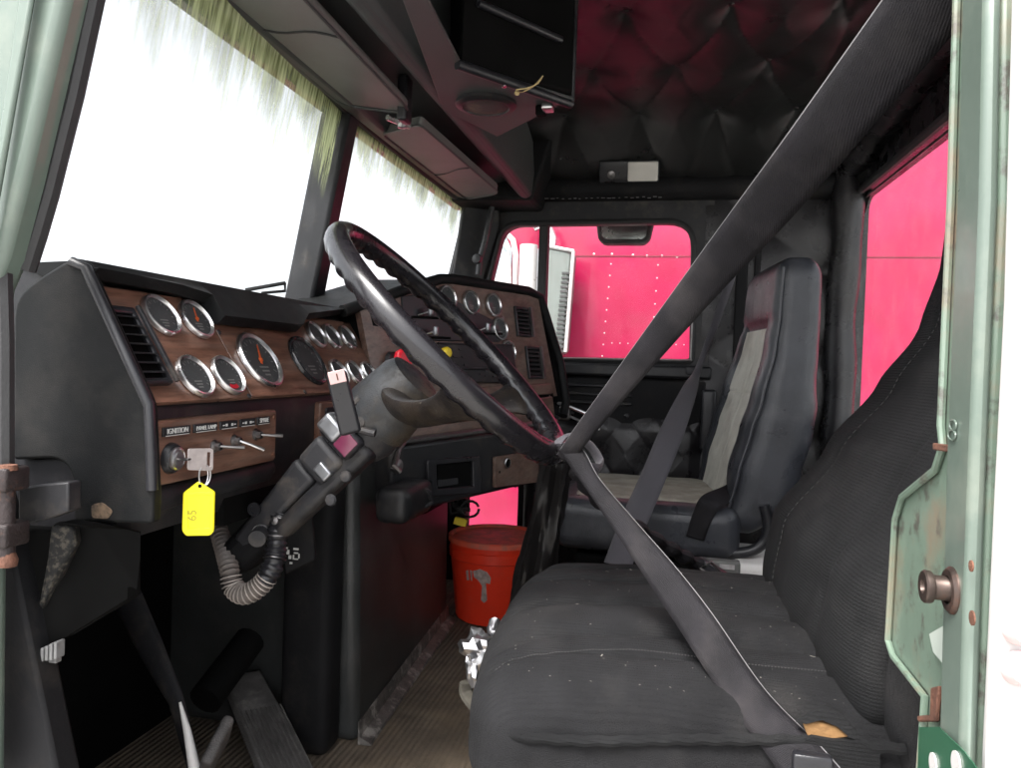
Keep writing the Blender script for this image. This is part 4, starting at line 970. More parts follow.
m = MB(); m.ring(roundpoly([TP(183.8, 493, .0012), TP(214, 492, .0012), TP(213, 531, .0012), TP(185, 532, .0012)], .002, 4), roundpoly([TP(187, 496, .0012), TP(211, 495, .0012), TP(210, 528, .0012), TP(188, 529, .0012)], .0015, 4), -tn * .0012); obj('tag_rim', m, M['yellow'], tb, bevel=.0004)
m = MB(); text_mb(m, '65', TP(196, 521, .0004), V((0, 0, 1)), -tux, .0135, .0002); obj('pencil_number', m, M['ink'], tb, smooth=False)
m = MB(); m.lathe([(.0022, .0004), (0, .0004)], TP(200, 486, 0), tn, 12); obj('tag_hole', m, M['deep_black'], tb)

# ================================================================= STEERING
SCN = (W(335, 222, X=1.03) + W(565, 470, X=1.03)) / 2
RW = (W(335, 222, X=1.03) - W(565, 470, X=1.03)).length / 2 - .030
td = (W(565, 470, X=1.03) - W(335, 222, X=1.03)); td.x = 0; td.normalize()     # towards the driver along the rim plane
na = V((0, -td.z, td.y)); na = na if na.y > 0 else -na                             # down the column
SCN = SCN + V((.012, 0, 0.002)) + td * .004
whl = thing('steering_wheel', SCN, 'large worn black two spoke steering wheel with finger grips', 'steering wheel')
XD = (V((1, 0, 0)) + na * .035).normalized(); SCN = SCN - na * .002
m = MB(); pts = []; rs = []; NN = 220
vs = []; fs = []; kk = 16
for i in range(NN):
    a = 2 * math.pi * i / NN; d = XD * math.cos(a) + td * math.sin(a)
    c = SCN + d * RW
    grip = (.5 + .5 * math.cos(a * 44)) * .8
    for j in range(kk):
        b = 2 * math.pi * j / kk; out_ = math.cos(b); dn = math.sin(b)
        r_ = .0165
        # scallops on the far/underside of the rim
        s_ = max(0, dn * .85 - out_ * .25)
        r2 = r_ + (-.0030 + .0056 * grip) * s_ ** 1.2
        vs.append(c + d * out_ * r2 * .95 + na * dn * r2 * 1.08)
for i in range(NN):
    for j in range(kk):
        fs.append((i*kk + j, i*kk + (j+1) % kk, ((i+1) % NN)*kk + (j+1) % kk, ((i+1) % NN)*kk + j))
m.add(vs, fs); M['rim'] = mat('worn_wheel_rim', (.010, .009, .011), .27, var=.3, vscale=10, coat=.2, rvar=.05, dust=[((.10, .085, .07), 22, .60, .78, .3)])
M['spoke'] = mat('dusty_wheel_spoke', (.012, .010, .010), .4, var=.3, vscale=20, bump=.5, bscale=300, rvar=.12, dust=[((.05, .037, .024), 16, .46, .66, .6), ((.25, .22, .18), 110, .64, .70, .5)])
obj('wheel_rim', m, M['rim'], whl)
hubc = SCN + na * .098
for ph in (31, 149):
    a = R(ph); d = XD * math.cos(a) + td * math.sin(a); q = (na.cross(d)).normalized()
    e = SCN + d * (RW - .003) + na * .006
    path = [hubc + na * .012, hubc + d * .06 + na * .012, hubc + d * .11 - na * .012, hubc + d * .16 - na * .045, e - d * .022 + na * .012, e]
    ws = [.040, .036, .026, .022, .026, .055]; ths = [.022, .018, .014, .012, .012, .012]
    m = MB(); vs = []; fs = []; kk2 = 14
    for i, p in enumerate(path):
        for j in range(kk2):
            b = 2 * math.pi * j / kk2; vs.append(p + q * math.cos(b) * ws[i] + na * math.sin(b) * ths[i])
    for i in range(len(path) - 1):
        for j in range(kk2): fs.append((i*kk2 + j, i*kk2 + (j+1) % kk2, (i+1)*kk2 + (j+1) % kk2, (i+1)*kk2 + j))
    fs += [tuple(range(kk2)), tuple((len(path)-1)*kk2 + j for j in range(kk2))]
    m.add(vs, fs); obj('spoke', m, M['spoke'], whl, sub=1)
m = MB(); m.lathe([(0, -.030), (.030, -.028), (.042, -.024), (.049, -.010), (.052, .02), (.055, .05), (.053, .065), (.040, .07), (0, .07)], hubc, na, 36); obj('hub_cover', m, mat('hub_plastic', (.022, .024, .027), .42, var=.2, bump=.3, bscale=400, dust=[((.07, .052, .032), 9, .48, .66, .7), ((.02, .018, .016), 60, .5, .6, .6)]), whl)
m = MB(); pc = hubc + na * .07
col = thing('steering_column', hubc + na * .2, 'grey and black steering column with silver clamp and signal switch housing', 'steering column')
m.lathe([(.050, -.004), (.052, .015), (.046, .035), (.040, .04)], pc, na, 28); obj('upper_collar', m, M['greyplastic'], col)
side = V((-1, 0, 0)); upn = na.cross(side).normalized(); upn = upn if upn.z > 0 else -upn
def CC(l, s_, u_): return pc + na * (l - .026) + side * s_ * .88 + upn * u_ * .88
def cbox(name, l0, l1, s0, s1, u0, u1, mt, bev=.006, taper=1.0):
    m = MB(); m.hexa([CC(l0, s0, u0), CC(l0, s1, u0), CC(l0, s1, u1), CC(l0, s0, u1)], [CC(l1, s0 * taper, u0 * taper), CC(l1, s1 * taper, u0 * taper), CC(l1, s1 * taper, u1 * taper), CC(l1, s0 * taper, u1 * taper)])
    return obj(name, m, mt, col, bevel=bev, seg=3)
cbox('column_jacket', .02, .34, -.04, .036, -.036, .036, M['matte_black'], .02, .9)
cbox('switch_housing', .035, .075, -.03, .072, -.030, .040, M['burg'] if 'burg' in M else M['plastic_clean'], .010)
cbox('silver_clamp', .040, .068, .030, .077, .004, .046, M['alu'], .006)
cbox('reflective_face', .038, .066, .0745, .0775, -.026, .002, M['amber'], .001)
cbox('column_housing', .078, .130, -.01, .064, -.030, .036, M['greyplastic'], .010, .95)
cbox('lower_shroud', .132, .30, -.01, .052, -.012, .038, M['greyplastic'], .008, .62)
cbox('shroud_clip', .10, .118, .05, .067, -.028, .000, M['alu'], .003)
cbox('end_block', .30, .325, -.01, .030, -.012, .022, M['plastic_clean'], .004)
cbox('wiring_channel', .04, .24, .0, .058, -.052, -.014, M['plastic'], .012, .8)
m = MB(); m.lathe([(.010, 0), (.010, .004), (.006, .004), (.006, .001), (0, .001)], CC(.235, .042, .028), side, 20); obj('shroud_eyelet', m, M['plastic_clean'], col)
m = MB(); m.tube([CC(.0, .05, .03), CC(.028, .058, .030), CC(.03, .062, -.005), CC(.015, .06, -.03)], .0055, 8); obj('cable_clamp', m, M['greyplastic'], col)
m = MB()
for (l, u_) in ((.02, .0), (.09, -.045), (.13, -.055)): m.lathe([(0, .004), (.007, .003), (.009, 0)], CC(l, .058, u_), side, 8)
obj('clamp_bolt', m, M['greyplastic'], col)
# signal lever paddle
m = MB(); a, b = W(351, 434, X=.93), W(336, 372, X=.90)
dl_ = (b - a).normalized(); toc = (CAM - a).normalized(); sd = dl_.cross(toc).normalized(); 
m.hexa([a - sd * .014 - toc * .009, a + sd * .014 - toc * .009, a + sd * .014 + toc * .009, a - sd * .014 + toc * .009], [b - sd * .013 - toc * .007, b + sd * .013 - toc * .007, b + sd * .013 + toc * .007, b - sd * .013 + toc * .007])
obj('signal_lever', m, M['plastic_clean'], col, bevel=.004, seg=3)
m = MB(); b2 = b - dl_ * .016; m.hexa([b2 - sd * .0105 + toc * .0072, b2 + sd * .0105 + toc * .0072, b2 + sd * .0105 + toc * .0092, b2 - sd * .0105 + toc * .0092], [b + dl_ * .001 - sd * .0105 + toc * .007, b + dl_ * .001 + sd * .0105 + toc * .007, b + dl_ * .001 + sd * .0105 + toc * .009, b + dl_ * .001 - sd * .0105 + toc * .009])
lvp = obj('lever_face', m, M['pinkcap'], col, bevel=.0008)
m = MB(); m.hexa([b2 + dl_ * .004 - sd * .0008 + toc * .0092, b2 + dl_ * .004 + sd * .0008 + toc * .0092, b2 + dl_ * .004 + sd * .0008 + toc * .0096, b2 + dl_ * .004 - sd * .0008 + toc * .0096], [b - dl_ * .003 - sd * .0008 + toc * .0090, b - dl_ * .003 + sd * .0008 + toc * .0090, b - dl_ * .003 + sd * .0008 + toc * .0096, b - dl_ * .003 - sd * .0008 + toc * .0096]); obj('lever_symbol', m, M['rust'], lvp)
# corrugated hose
hz = thing('corrugated_hose', W(240, 600, X=1.02), 'taped corrugated hose curling below the steering column', 'hose')
hpx = [(282, 512, 1.02), (278, 530, 1.015), (276, 550, 1.01), (272, 568, 1.0), (262, 584, .995), (246, 594, .99), (234, 588, .995), (230, 572, 1.0), (226, 555, 1.02), (221, 538, 1.05), (216, 520, 1.08)]
ctl = [W(x, y, X=X_) for x, y, X_ in hpx]
def catmull(P, n=12):
    out = []
    for i in range(len(P) - 1):
        p0, p1, p2, p3 = P[max(i-1, 0)], P[i], P[i+1], P[min(i+2, len(P)-1)]
        for k in range(n):
            t = k / n; out.append(.5 * ((2*p1) + (p2 - p0) * t + (2*p0 - 5*p1 + 4*p2 - p3) * t*t + (-p0 + 3*p1 - 3*p2 + p3) * t**3))
    return out + [P[-1]]
cv = catmull(ctl, 18)
m = MB(); m.tube(cv[64:], [.0125 + .0022 * math.cos(i * 1.55) for i in range(len(cv) - 64)], 14); obj('hose_body', m, M['hose'], hz)
m = MB(); i = 64
while i < 122:
    a, b = cv[i], cv[i + 1]; m.tube([a, b], .0156, 14); i += 4
obj('hose_rings', m, M['hose_band'], hz)['kind'] = 'stuff'
m = MB(); m.tube(cv[:70], [.0145 + .0013 * math.sin(i * 1.1) + .0008 * math.sin(i * .37) for i in range(70)], 14); obj('tape_wrap', m, M['plastic_clean'], hz)
m = MB()
for i in (6, 22, 44): m.tube([cv[i], cv[i + 1]], .0168, 14)
m.lathe([(0, .004), (.006, .002), (.006, -.004)], cv[8] + V((-.016, 0, 0)), (-1, 0, .2), 10); m.lathe([(0, .004), (.006, .002), (.006, -.004)], cv[12] + V((-.010, -.014, 0)), (-1, -.4, .2), 10)
obj('tape_edge', m, M['steel'], hz)
# pull knob left of hose
kn_ = thing('pull_knob', W(262, 536, X=1.0), 'dark cylindrical pull knob under the dash left of the taped hose', 'knob')
m = MB(); p = W(268, 522, X=1.05); q = W(257, 539, X=.985); m.tube([p + (p - q) * 2, p, p.lerp(q, .5), q], [.008, .009, .0125, .0125], 16); obj('knob_stem', m, M['greyplastic'], kn_)
m = MB(); m.tube([p.lerp(q, .62), p.lerp(q, .68)], .0130, 16); obj('knob_ring', m, M['chrome'], kn_)
# sticker behind column
stk = thing('warning_sticker', W(290, 555, X=1.2), 'small black warning label with white symbols below the column', 'sticker')
m = MB(); m.prism([W(281, 538, X=1.10), W(312, 515, X=1.12), W(316, 560, X=1.12), W(285, 575, X=1.10)], (.012, .004, 0)); obj('sticker_backing', m, M['matte_black'], stk, bevel=.003)
m = MB()
for (x, y, w2, h2) in ((288, 552, 3, 5), (290, 557, 3, 4), (296, 549, 6, 2), (296, 553, 5, 1.5), (296, 559, 5, 1.2), (299, 556, 1.2, 5), (293.5, 557, 1.2, 5), (291, 563, 3, 2), (287, 548, 2, 2)):
    c = W(x, y, X=1.094 + .0008 * (x - 281) / 3); m.box(c, (.002, w2 * .0014, h2 * .0014))
obj('sticker_symbol', m, M['white_mark'], stk)

# ================================================================= OVERHEAD
# sun visors
def visor(pp, label, off):
    t = thing('sun_visor', pp[0], label, 'sun visor', 'sun visors folded up above the windshield')
    m = MB(); nn = (pp[1] - pp[0]).cross(pp[2] - pp[1]).normalized(); nn = nn if nn.z < 0 else -nn
    m.prism(roundpoly(pp, [.02, .05, .05, .02], 5), -nn * .018); obj('visor_pad', m, M['visor'], t, bevel=.007, seg=3)
    m = MB(); ip = [p + nn * .001 for p in roundpoly(pp, [.02, .05, .05, .02], 5)]; m.tube(ip, .0028, 6, closed=True); obj('visor_piping', m, M['console'], t)
    a, b = pp[0].lerp(pp[1], .55), pp[3].lerp(pp[2], .55)
    m = MB(); m.tube([a.lerp(b, i / 8) + nn * .0012 + (pp[1] - pp[0]) * (.012 * math.sin(i * .8)) for i in range(9)], .0022, 6); obj('visor_seam', m, M['rubber'], t)
    return t
v1 = [V((.62, .655, 1.262)), W(347, 104, Z=1.258), W(396, 107, Z=1.245), V((.62, .535, 1.245))]
# built at true size: rectangles hanging under the header
vA = [V((.66, .655, 1.262)), V((1.46, .690, 1.262)), V((1.46, .535, 1.238)), V((.66, .515, 1.238))]
vB = [W(382, 134, Z=1.258), W(466, 199, Z=1.25), W(500, 193, Z=1.235), W(420, 124, Z=1.235)]
visor(vA, 'grey driver side sun visor with a dark cross seam', 0)
visor(vB, 'smaller sun visor beyond the centre post with a dark cross seam', 0)
vb_ = thing('visor_bracket', W(403, 110, Z=1.25), 'small black visor bracket with chrome pivot between the two sun visors', 'bracket')
m = MB(); c = W(403, 98, Z=1.26); m.rbox((.04, .02, .09), .006, 3, 3, lambda p, q: p + c + V((.01, .0, .0))); obj('bracket_plate', m, M['plastic_clean'], vb_)
m = MB(); c = W(402, 122, Z=1.235); m.tube([c + V((-.03, .02, 0)), c + V((.03, -.005, 0))], .006, 8); m.lathe([(0, .01), (.009, .008), (.010, 0)], c + V((0, 0, -.004)), (0, 0, -1), 12); obj('bracket_pivot', m, M['chrome'], vb_)

# overhead radio shelf with round speaker
oc = thing('overhead_console', W(520, 80, Z=1.35), 'black overhead radio shelf with round speaker on its grey bottom plate', 'console')
ZP = 1.252
op = [W(443, 110, Z=ZP), W(497, 137, Z=ZP), W(563, 104, Z=ZP), W(574, 100, Z=ZP), W(500, -60, Z=ZP), W(392, -30, Z=ZP)]
m = MB(); op2 = [op[0], op[1], op[2], op[3], W(462, 66, Z=ZP), W(418, -20, Z=ZP), W(380, -60, Z=ZP)]; m.prism(op2, (0, 0, .006)); obj('bottom_plate', m, M['console'], oc, bevel=.002)
m = MB(); m.prism([p + V((0, 0, .0065)) for p in [op2[0], op2[1], op2[2], op2[3], op2[4]]], (0, 0, .24)); obj('shelf_body', m, M['deep_black'], oc, bevel=.01)
# deep radio box hanging lower on the driver's side of the plate
bx = [W(462, 66, Z=ZP - .004), W(571, 104, Z=ZP - .004)]
lo_ = (bx[1] - bx[0]).normalized(); 
toc_ = V((lo_.y, -lo_.x, 0)); toc_ = toc_ if toc_.x < 0 else -toc_
m = MB(); m.tube([bx[0] - lo_ * .01, bx[1]], .009, 10); obj('lower_rail', m, M['plastic_clean'], oc)
m = MB(); q0 = bx[0]; q1 = bx[1]
m.hexa([q0, q1, q1 - toc_ * .006, q0 - toc_ * .006], [q + toc_ * .004 + V((0, 0, .24)) for q in (q0, q1, q1 - toc_ * .006, q0 - toc_ * .006)]); obj('shelf_front', m, M['deep_black'], oc)
m = MB(); m.hexa([q1, q1 - lo_ * .008, q1 - lo_ * .008 + V((0, 0, .20)), q1 + V((0, 0, .20))], [q + toc_ * .012 for q in (q1, q1 - lo_ * .008, q1 - lo_ * .008 + V((0, 0, .20)), q1 + V((0, 0, .20)))]); obj('shelf_cheek', m, M['plastic'], oc, bevel=.003)
u0, u1 = W(478, 3, plane=(bx[0] + toc_ * .012, toc_)), W(561, 40, plane=(bx[0] + toc_ * .012, toc_)); m = MB(); m.tube([u0, u1], .007, 10); obj('upper_rail', m, M['plastic_clean'], oc)
m = MB(); sc0 = W(486, 103, Z=ZP); m.lathe([(.060, .0), (.060, .006), (.052, .011), (.046, .011), (.044, .007)], sc0, (0, 0, -1), 40); spk = obj('speaker', m, M['plastic'], oc)
m = MB(); m.lathe([(.046, .008), (.03, .011), (0, .012)], sc0, (0, 0, -1), 32); obj('speaker_grille', m, mat('speaker_grille', (.035, .03, .028), .6, bump=1, bscale=420, dust=((.3, .22, .15), 30, .5, .7, .4)), spk)
m = MB(); c = W(548, 108, Z=ZP - .01); m.rbox((.03, .022, .012), .004, 3, 3, lambda p, q: p + c); obj('latch', m, M['chrome'], oc)
m = MB(); c = W(541, 111, Z=ZP - .010); m.rbox((.02, .02, .02), .004, 3, 3, lambda p, q: p + c); obj('latch_slot', m, M['deep_black'], oc)
m = MB(); screw(m, W(505, 86, Z=ZP - .012), V((0, -.5, -1)), .006); obj('rail_screw', m, M['chrome'], oc)
tw = MB(); tw.tube(catmull([W(516, 93, Z=ZP - .012), W(525, 91, Z=ZP - .012), W(535, 85, Z=ZP - .008), W(543, 76, Z=ZP + .0)], 6), .0012, 6); tw.tube(catmull([W(516, 90, Z=ZP - .014), W(528, 88, Z=ZP - .012), W(537, 84, Z=ZP - .008), W(542, 78, Z=ZP)], 6), .0012, 6)
tw.lathe([(0, .003), (.005, .001), (.004, -.003)], W(517, 93, Z=ZP - .014), (-1, -1, 0), 10)
tag(obj('twist_tie', tw, mat('tan_string', (.5, .38, .18), .7)), 'thin tan string tied to the rail of the overhead shelf', 'string')

# dome lamp
c = W(629, 171, X=XP - .10); dlp = thing('dome_lamp', c, 'small rectangular dome lamp with cream lens above the passenger window', 'lamp')
rm = Matrix.Rotation(R(-25), 3, 'Y')
m = MB(); m.rbox((.022, .185, .068), .006, 4, 3, lambda p, q: c + rm @ p); obj('lamp_housing', m, M['plastic_clean'], dlp)
m = MB(); m.rbox((.018, .092, .060), .005, 4, 3, lambda p, q: c + rm @ (p + V((-.008, -.043, 0)))); obj('lamp_lens', m, M['lens'], dlp)
m = MB(); m.lathe([(0, .008), (.012, .006), (.014, 0)], c + rm @ V((-.010, .053, -.008)), rm @ V((-1, 0, 0)), 16); obj('map_light', m, M['steel'], dlp)
EXPO = 2.02
# ================================================================= SEATS
def interp(tab, x):
    if x <= tab[0][0]: return tab[0][1]
    for (a, va), (b, vb) in zip(tab, tab[1:]):
        if x <= b:
            t = (x - a) / (b - a); t = t * t * (3 - 2 * t) * .5 + t * .5
            return va + (vb - va) * t
    return tab[-1][1]
ds = thing('driver_seat', (1.04, 0, .05), 'charcoal ribbed cloth driver seat with torn edge showing foam', 'seat')
GR = [.855, .905, 1.00, 1.10, 1.21]
def cush(p, q):
    x = p.x + 1.035; y = p.y + .0; z = p.z + .325
    # plan shape: rounded front corners
    if q.z > -.3:
        k = (q.z + .3) / 1.3
        z += k * (.030 * (1 - q.x ** 2) * (1 - .3 * q.y ** 2) - .02 * max(0, q.y) ** 3)
        # channels along the seat, bowing out towards the front
        if q.z > .3:
            xx = x + .035 * max(0, (y - .02) / .2) ** 2 * (1 if x < 1.03 else -.4)
            for g_ in GR:
                w_ = .007 if g_ in (.855,) else .012
                z -= (.007 if g_ == .855 else .011) * math.exp(-((xx - g_) / w_) ** 2)
            z += .003 * noise.noise(V((x * 12, y * 12, 3))) + .006 * noise.noise(V((x * 26, y * 7, 8))) * max(.25, 1 - abs(x - .86) / .2)
    y += .03 * (1 - q.x ** 2) if q.y > .5 else 0
    x += .006 * noise.noise(V((y * 9, z * 9, 1)))
    return V((x, y, z))
m = MB(); m.rbox((.54, .46, .15), .055, 60, 8, lambda p, q: cush(p, q) + V((0, -.030 + .02 * max(0, q.x) , .012))); obj('seat_cushion', m, M['fabric'], ds, weld=1e-5, ang=180)
def ctop(x, y):
    qx = (x - 1.035) / .27; qy = y / .25
    z = .325 + .075 + .030 * (1 - qx ** 2) * (1 - .3 * qy ** 2) - .02 * max(0, qy) ** 3
    return z
m = MB()
# lower side panel of the cushion
def cside(p, q):
    return V((p.x + 1.035 + .004 * math.sin(p.y * 40), p.y + .0, p.z + .17 + .003 * noise.noise(V((p.y * 20, 0, 5)))))
m.rbox((.545, .46, .26), .05, 24, 5, lambda p, q: cside(p, q) + V((0, -.032, 0))); obj('cushion_skirt', m, M['fabric'], ds, ang=180)
m = MB()
pts = []
for i in range(60):
    f = i / 59; px_ = 486 + 420 * f; q_ = W(px_, 735 + 12 * f + 3 * math.sin(f * 7), X=.7625)
    pts.append(V((.7635 + .001 * math.sin(i * .31) + (.045 * max(0, (.09 - f) / .09) ** 2), q_.y, q_.z + .0009 * math.sin(i * 1.7))))
m.tube(pts, .0055, 8); obj('cushion_piping', m, M['fabric_plain'], ds)
from mathutils.bvhtree import BVHTree
bpy.context.view_layer.update()
_c = [o for o in ds.children if o.name.startswith('seat_cushion')][0]
BV = BVHTree.FromPolygons([v.co + ds.location for v in _c.data.vertices], [tuple(p.vertices) for p in _c.data.polygons])
def onseat(x, y, off=0):
    h = BV.ray_cast(V((x, y, .6)), V((0, 0, -1)))
    return (h[0] + V((0, 0, off))) if h[0] else None
m = MB()
for k in range(110):
    y = .185 - .0034 * k; y2 = y - .0019
    xf = lambda yy: .862 - .035 * max(0, (yy + .01) / .2) ** 2
    a, b = onseat(xf(y), y, .0006), onseat(xf(y2), y2, .0006)
    if a and b: m.tube([a, b], .0006, 4)
lint = MB(); rl = random.Random(5)
for k in range(170):
    x, y = .79 + .5 * rl.random() ** 1.3, -.19 + .37 * rl.random(); p = onseat(x, y, .0003)
    if p:
        r_ = rl.choice((.0003, .0004, .0005, .0008)); a = rl.random() * 6.28; d = V((math.cos(a), math.sin(a), 0)) * r_ * rl.choice((1, 1, 4)); e = V((-d.y, d.x, 0)).normalized() * r_ * .8
        lint.add([p - d - e, p + d - e, p + d + e, p - d + e], [(0, 1, 2, 3)])
obj('lint', lint, mat('lint', (.30, .28, .25), .9), ds, smooth=False)['kind'] = 'stuff'
obj('seam_stitching', m, M['seam'], ds)['kind'] = 'stuff'
# exposed foam patches

m = MB(); m.prism([W(803, 724, X=.763), W(818, 722, X=.762), W(836, 727, X=.761), W(850, 737, X=.761), (W(835, 740, X=.762)), W(808, 737, X=.763)], (.012, 0, 0)); obj('exposed_foam', m, M['foam'], ds, bevel=.002)
c2 = W(482, 722, X=.80); m = MB(); m.rbox((.02, .012, .020), .005, 3, 3, lambda p, q: p + c2); obj('exposed_foam', m, M['foam'], ds)
m = MB(); 
m.prism([W(796, 722, X=.762), W(812, 712, X=.764), W(826, 705, X=.766), W(842, 714, X=.764), W(858, 734, X=.760), W(862, 742, X=.759), W(850, 738, X=.758), W(838, 727, X=.758), W(822, 720, X=.759), W(806, 724, X=.760)], (.004, 0, 0))
m.prism([W(798, 744, X=.760), W(812, 737, X=.757), W(834, 741, X=.756), W(858, 741, X=.757), W(880, 752, X=.758), W(880, 790, X=.758), W(798, 790, X=.760)], (.006, 0, 0)); obj('torn_fabric_edge', m, M['fabric_plain'], ds)
# backrest
YF = [(.36, -.150), (.44, -.150), (.52, -.162), (.63, -.235), (.73, -.300), (.82, -.345), (.90, -.362), (1.1, -.372)]
XWID = [(.36, .24), (.42, .262), (.55, .268), (.66, .262), (.73, .235), (.80, .195), (.86, .172), (1.1, .155)]
def backf(p, q):
    t = (q.z + 1) / 2; z = .375 + t * .67
    w_ = interp(XWID, z); x = 1.045 + (p.x / .26) * w_
    yf = interp(YF, z); th = .12 if z < .8 else .10
    y = yf - th / 2 + p.y / .06 * th / 2
    if q.y > 0:
        k = max(0, q.y); side_ = abs(q.x) ** 3
        y -= k * .035 * max(0, -q.x) * max(0, 1 - t * 1.2)
        for g_ in (-.50, .50):
            y -= k * .004 * math.exp(-((q.x - g_) / .03) ** 2)
        y -= k * .006 * math.exp(-((z - .66) / .008) ** 2) * (1 if abs(q.x) < .5 else 0)
        y += k * .004 * noise.noise(V((x * 10, z * 10, 2)))
    y = max(y, -.49)
    return V((x, y, z))
m = MB(); m.rbox((.52, .12, .70), .045, 56, 8, backf); obj('backrest', m, M['fabric_plain'], ds, ang=180)
m = MB()
for sx in (.5,):
    pts = []
    for i in range(60):
        z = .43 + i * .0085; w_ = interp(XWID, z); x = 1.045 + sx * w_; y = interp(YF, z) - .0025
        pts.append(V((x, y, z)))
    for i in range(0, 59): m.tube([pts[i], pts[i].lerp(pts[i + 1], .55)], .0006, 4)
obj('back_stitching', m, M['seam'], ds)['kind'] = 'stuff'
# near bolster at the hip
def bol(p, q):
    t = (q.z + 1) / 2; z = .345 + t * .25
    return V((.79 + p.x + .012 * t, -.245 + p.y - .055 * t * t - .045 * (1 - t) ** 3, z))
m = MB(); m.rbox((.075, .115, .25), .035, 14, 7, bol); obj('hip_bolster', m, M['fabric'], ds, ang=180)
m = MB(); m.box((1.04, -.02, .055), (.40, .38, .10)); obj('seat_base', m, M['deep_black'], ds, bevel=.01)

# passenger seat
ps = thing('passenger_seat', (2.1, 0, .05), 'high backed black vinyl passenger seat with dirty grey cloth centre', 'seat')
def pc_(p, q):
    z = p.z + .355; 
    if q.z > 0: z += q.z * .012 * (1 - q.x ** 2)
    return V((p.x + 2.10, p.y + .055 + (.015 * (1 - q.x ** 2) if q.y > .5 else 0), z + .002 * noise.noise(V((p.x * 14, p.y * 14, 0)))))
m = MB(); m.rbox((.52, .44, .125), .035, 26, 6, pc_); obj('seat_cushion', m, M['seat_vinyl'], ps, ang=180)
m = MB(); m.grid(lambda u, v: V((1.885 + u * .43, -.13 + v * .37, .355 + .0625 + .0035 + .012 * (1 - ((u - .5) * 1.65) ** 2) + .0025 * noise.noise(V((u * 8, v * 8, 0))) - (.004 if abs(v - .5) < .012 else 0) - (.012 * (max(0, abs(u - .5) * 2 - .9) * 10) ** 2 + .012 * (max(0, abs(v - .5) * 2 - .9) * 10) ** 2))), 50, 50, uv=False); obj('cushion_cloth', m, M['seat_grey'], ps, recalc=False)
m = MB(); m.tube([V((1.848, y, .3985)) for y in [.26 - i * .02 for i in range(21)]], .0042, 8); obj('cushion_piping', m, M['seat_vinyl'], ps)
PYF = [(.36, -.115), (.50, -.145), (.60, -.170), (.68, -.192), (.80, -.217), (.88, -.225), (1.05, -.232)]
PW = [(.36, .22), (.50, .25), (.62, .25), (.75, .235), (.85, .195), (.93, .178), (1.05, .165)]
def pbk(p, q):
    t = (q.z + 1) / 2; z = .355 + t * .665
    w_ = interp(PW, z); x = 2.10 + p.x / .25 * w_
    x = 1.862 + (x - (2.10 - w_)) + (.25 - w_) * .22 if True else x
    yf = interp(PYF, z); th = interp([(.36, .10), (.45, .16), (.6, .16), (.8, .115), (1.05, .10)], z)
    y = yf - th / 2 + p.y / .07 * th / 2
    if q.y > 0:
        if abs(q.x) < .62 and z < .86: y -= q.y * .010
        y -= q.y * .008 * math.exp(-((z - .865) / .008) ** 2)
    if q.z < -.5: y += .02 * (q.z + .5)
    y += .0025 * noise.noise(V((x * 9, z * 12, 6))) + (x - 1.862) * .13
    return V((x, y, z))
m = MB(); m.rbox((.50, .14, .68), .05, 40, 8, pbk); obj('backrest', m, M['seat_vinyl'], ps, ang=180)
def strip_pt(u, v, qx0, qx1, zlo, zhi, off):
    z = zlo + v * (zhi - zlo); w_ = interp(PW, z); qx = qx0 + (qx1 - qx0) * u
    x = 2.10 + qx * w_; x = 1.862 + (x - (2.10 - w_)) + (.25 - w_) * .22
    return V((x, interp(PYF, z) - .010 + (x - 1.862) * .13 + off + .0015 * noise.noise(V((x * 30, z * 12, 0))), z))
m = MB(); m.grid(lambda u, v: strip_pt(u, v, -.74, .50, .43, .852, .006 - (.003 if abs(u - .42) < .02 or abs(v - .62) < .008 else 0)), 50, 60, uv=False); obj('back_cloth', m, M['seat_grey2'], ps, recalc=False)
# piping round the side panel of the back
m = MB(); pts = []
for i in range(40):
    z = .42 + i * .0147; w_ = interp(PW, z); x = 1.862 + (.25 - w_) * .22; pts.append(V((x + .006, interp(PYF, z) - .009, z)))
m.tube(pts, .0038, 8); obj('back_piping', m, M['seat_vinyl'], ps)
m = MB(); m.tube(catmull([W(612, 549, X=1.86), W(690, 552, X=1.86), W(738, 553, X=1.86), W(760, 546, X=1.86), W(768, 528, X=1.86), W(764, 505, X=1.86)], 8), .013, 12)
m.tube(catmull([W(720, 548, X=1.95), W(728, 530, X=1.95), W(745, 512, X=1.95)], 6), .012, 10); obj('seat_frame_tube', m, M['plastic_clean'], ps)
m = MB(); m.box((2.10, .05, .16), (.44, .36, .24)); obj('seat_base', m, M['deep_black'], ps, bevel=.01)

# boxes between the seats
wbx = thing('storage_box', W(758, 590, X=1.72), 'off white storage box between the seats under the tube frame', 'box')
c = W(760, 600, X=1.80); m = MB(); m.rbox((.24, .13, .22), .015, 3, 4, lambda p, q: p + V((c.x + .12, c.y - .005, .195))); obj('box_body', m, M['whitebox'], wbx)
m = MB(); c = W(718, 578, X=1.68); m.rbox((.03, .088, .12), .004, 3, 2, lambda p, q: p + c + V((0, 0, -.02))); lbx = obj('printed_carton', m, mat('grey_carton', (.11, .11, .105), .6, var=.2), wbx)
m = MB()
for (x, y, w2, h2) in ((708, 566, 13, 4), (708, 573, 12, 3), (727, 567, 14, 5), (728, 579, 14, 4), (722, 573, 18, 1)):
    m.box(W(x, y, X=1.662), (.002, w2 * .0022, h2 * .0020))
obj('carton_print', m, M['sticker'], lbx)

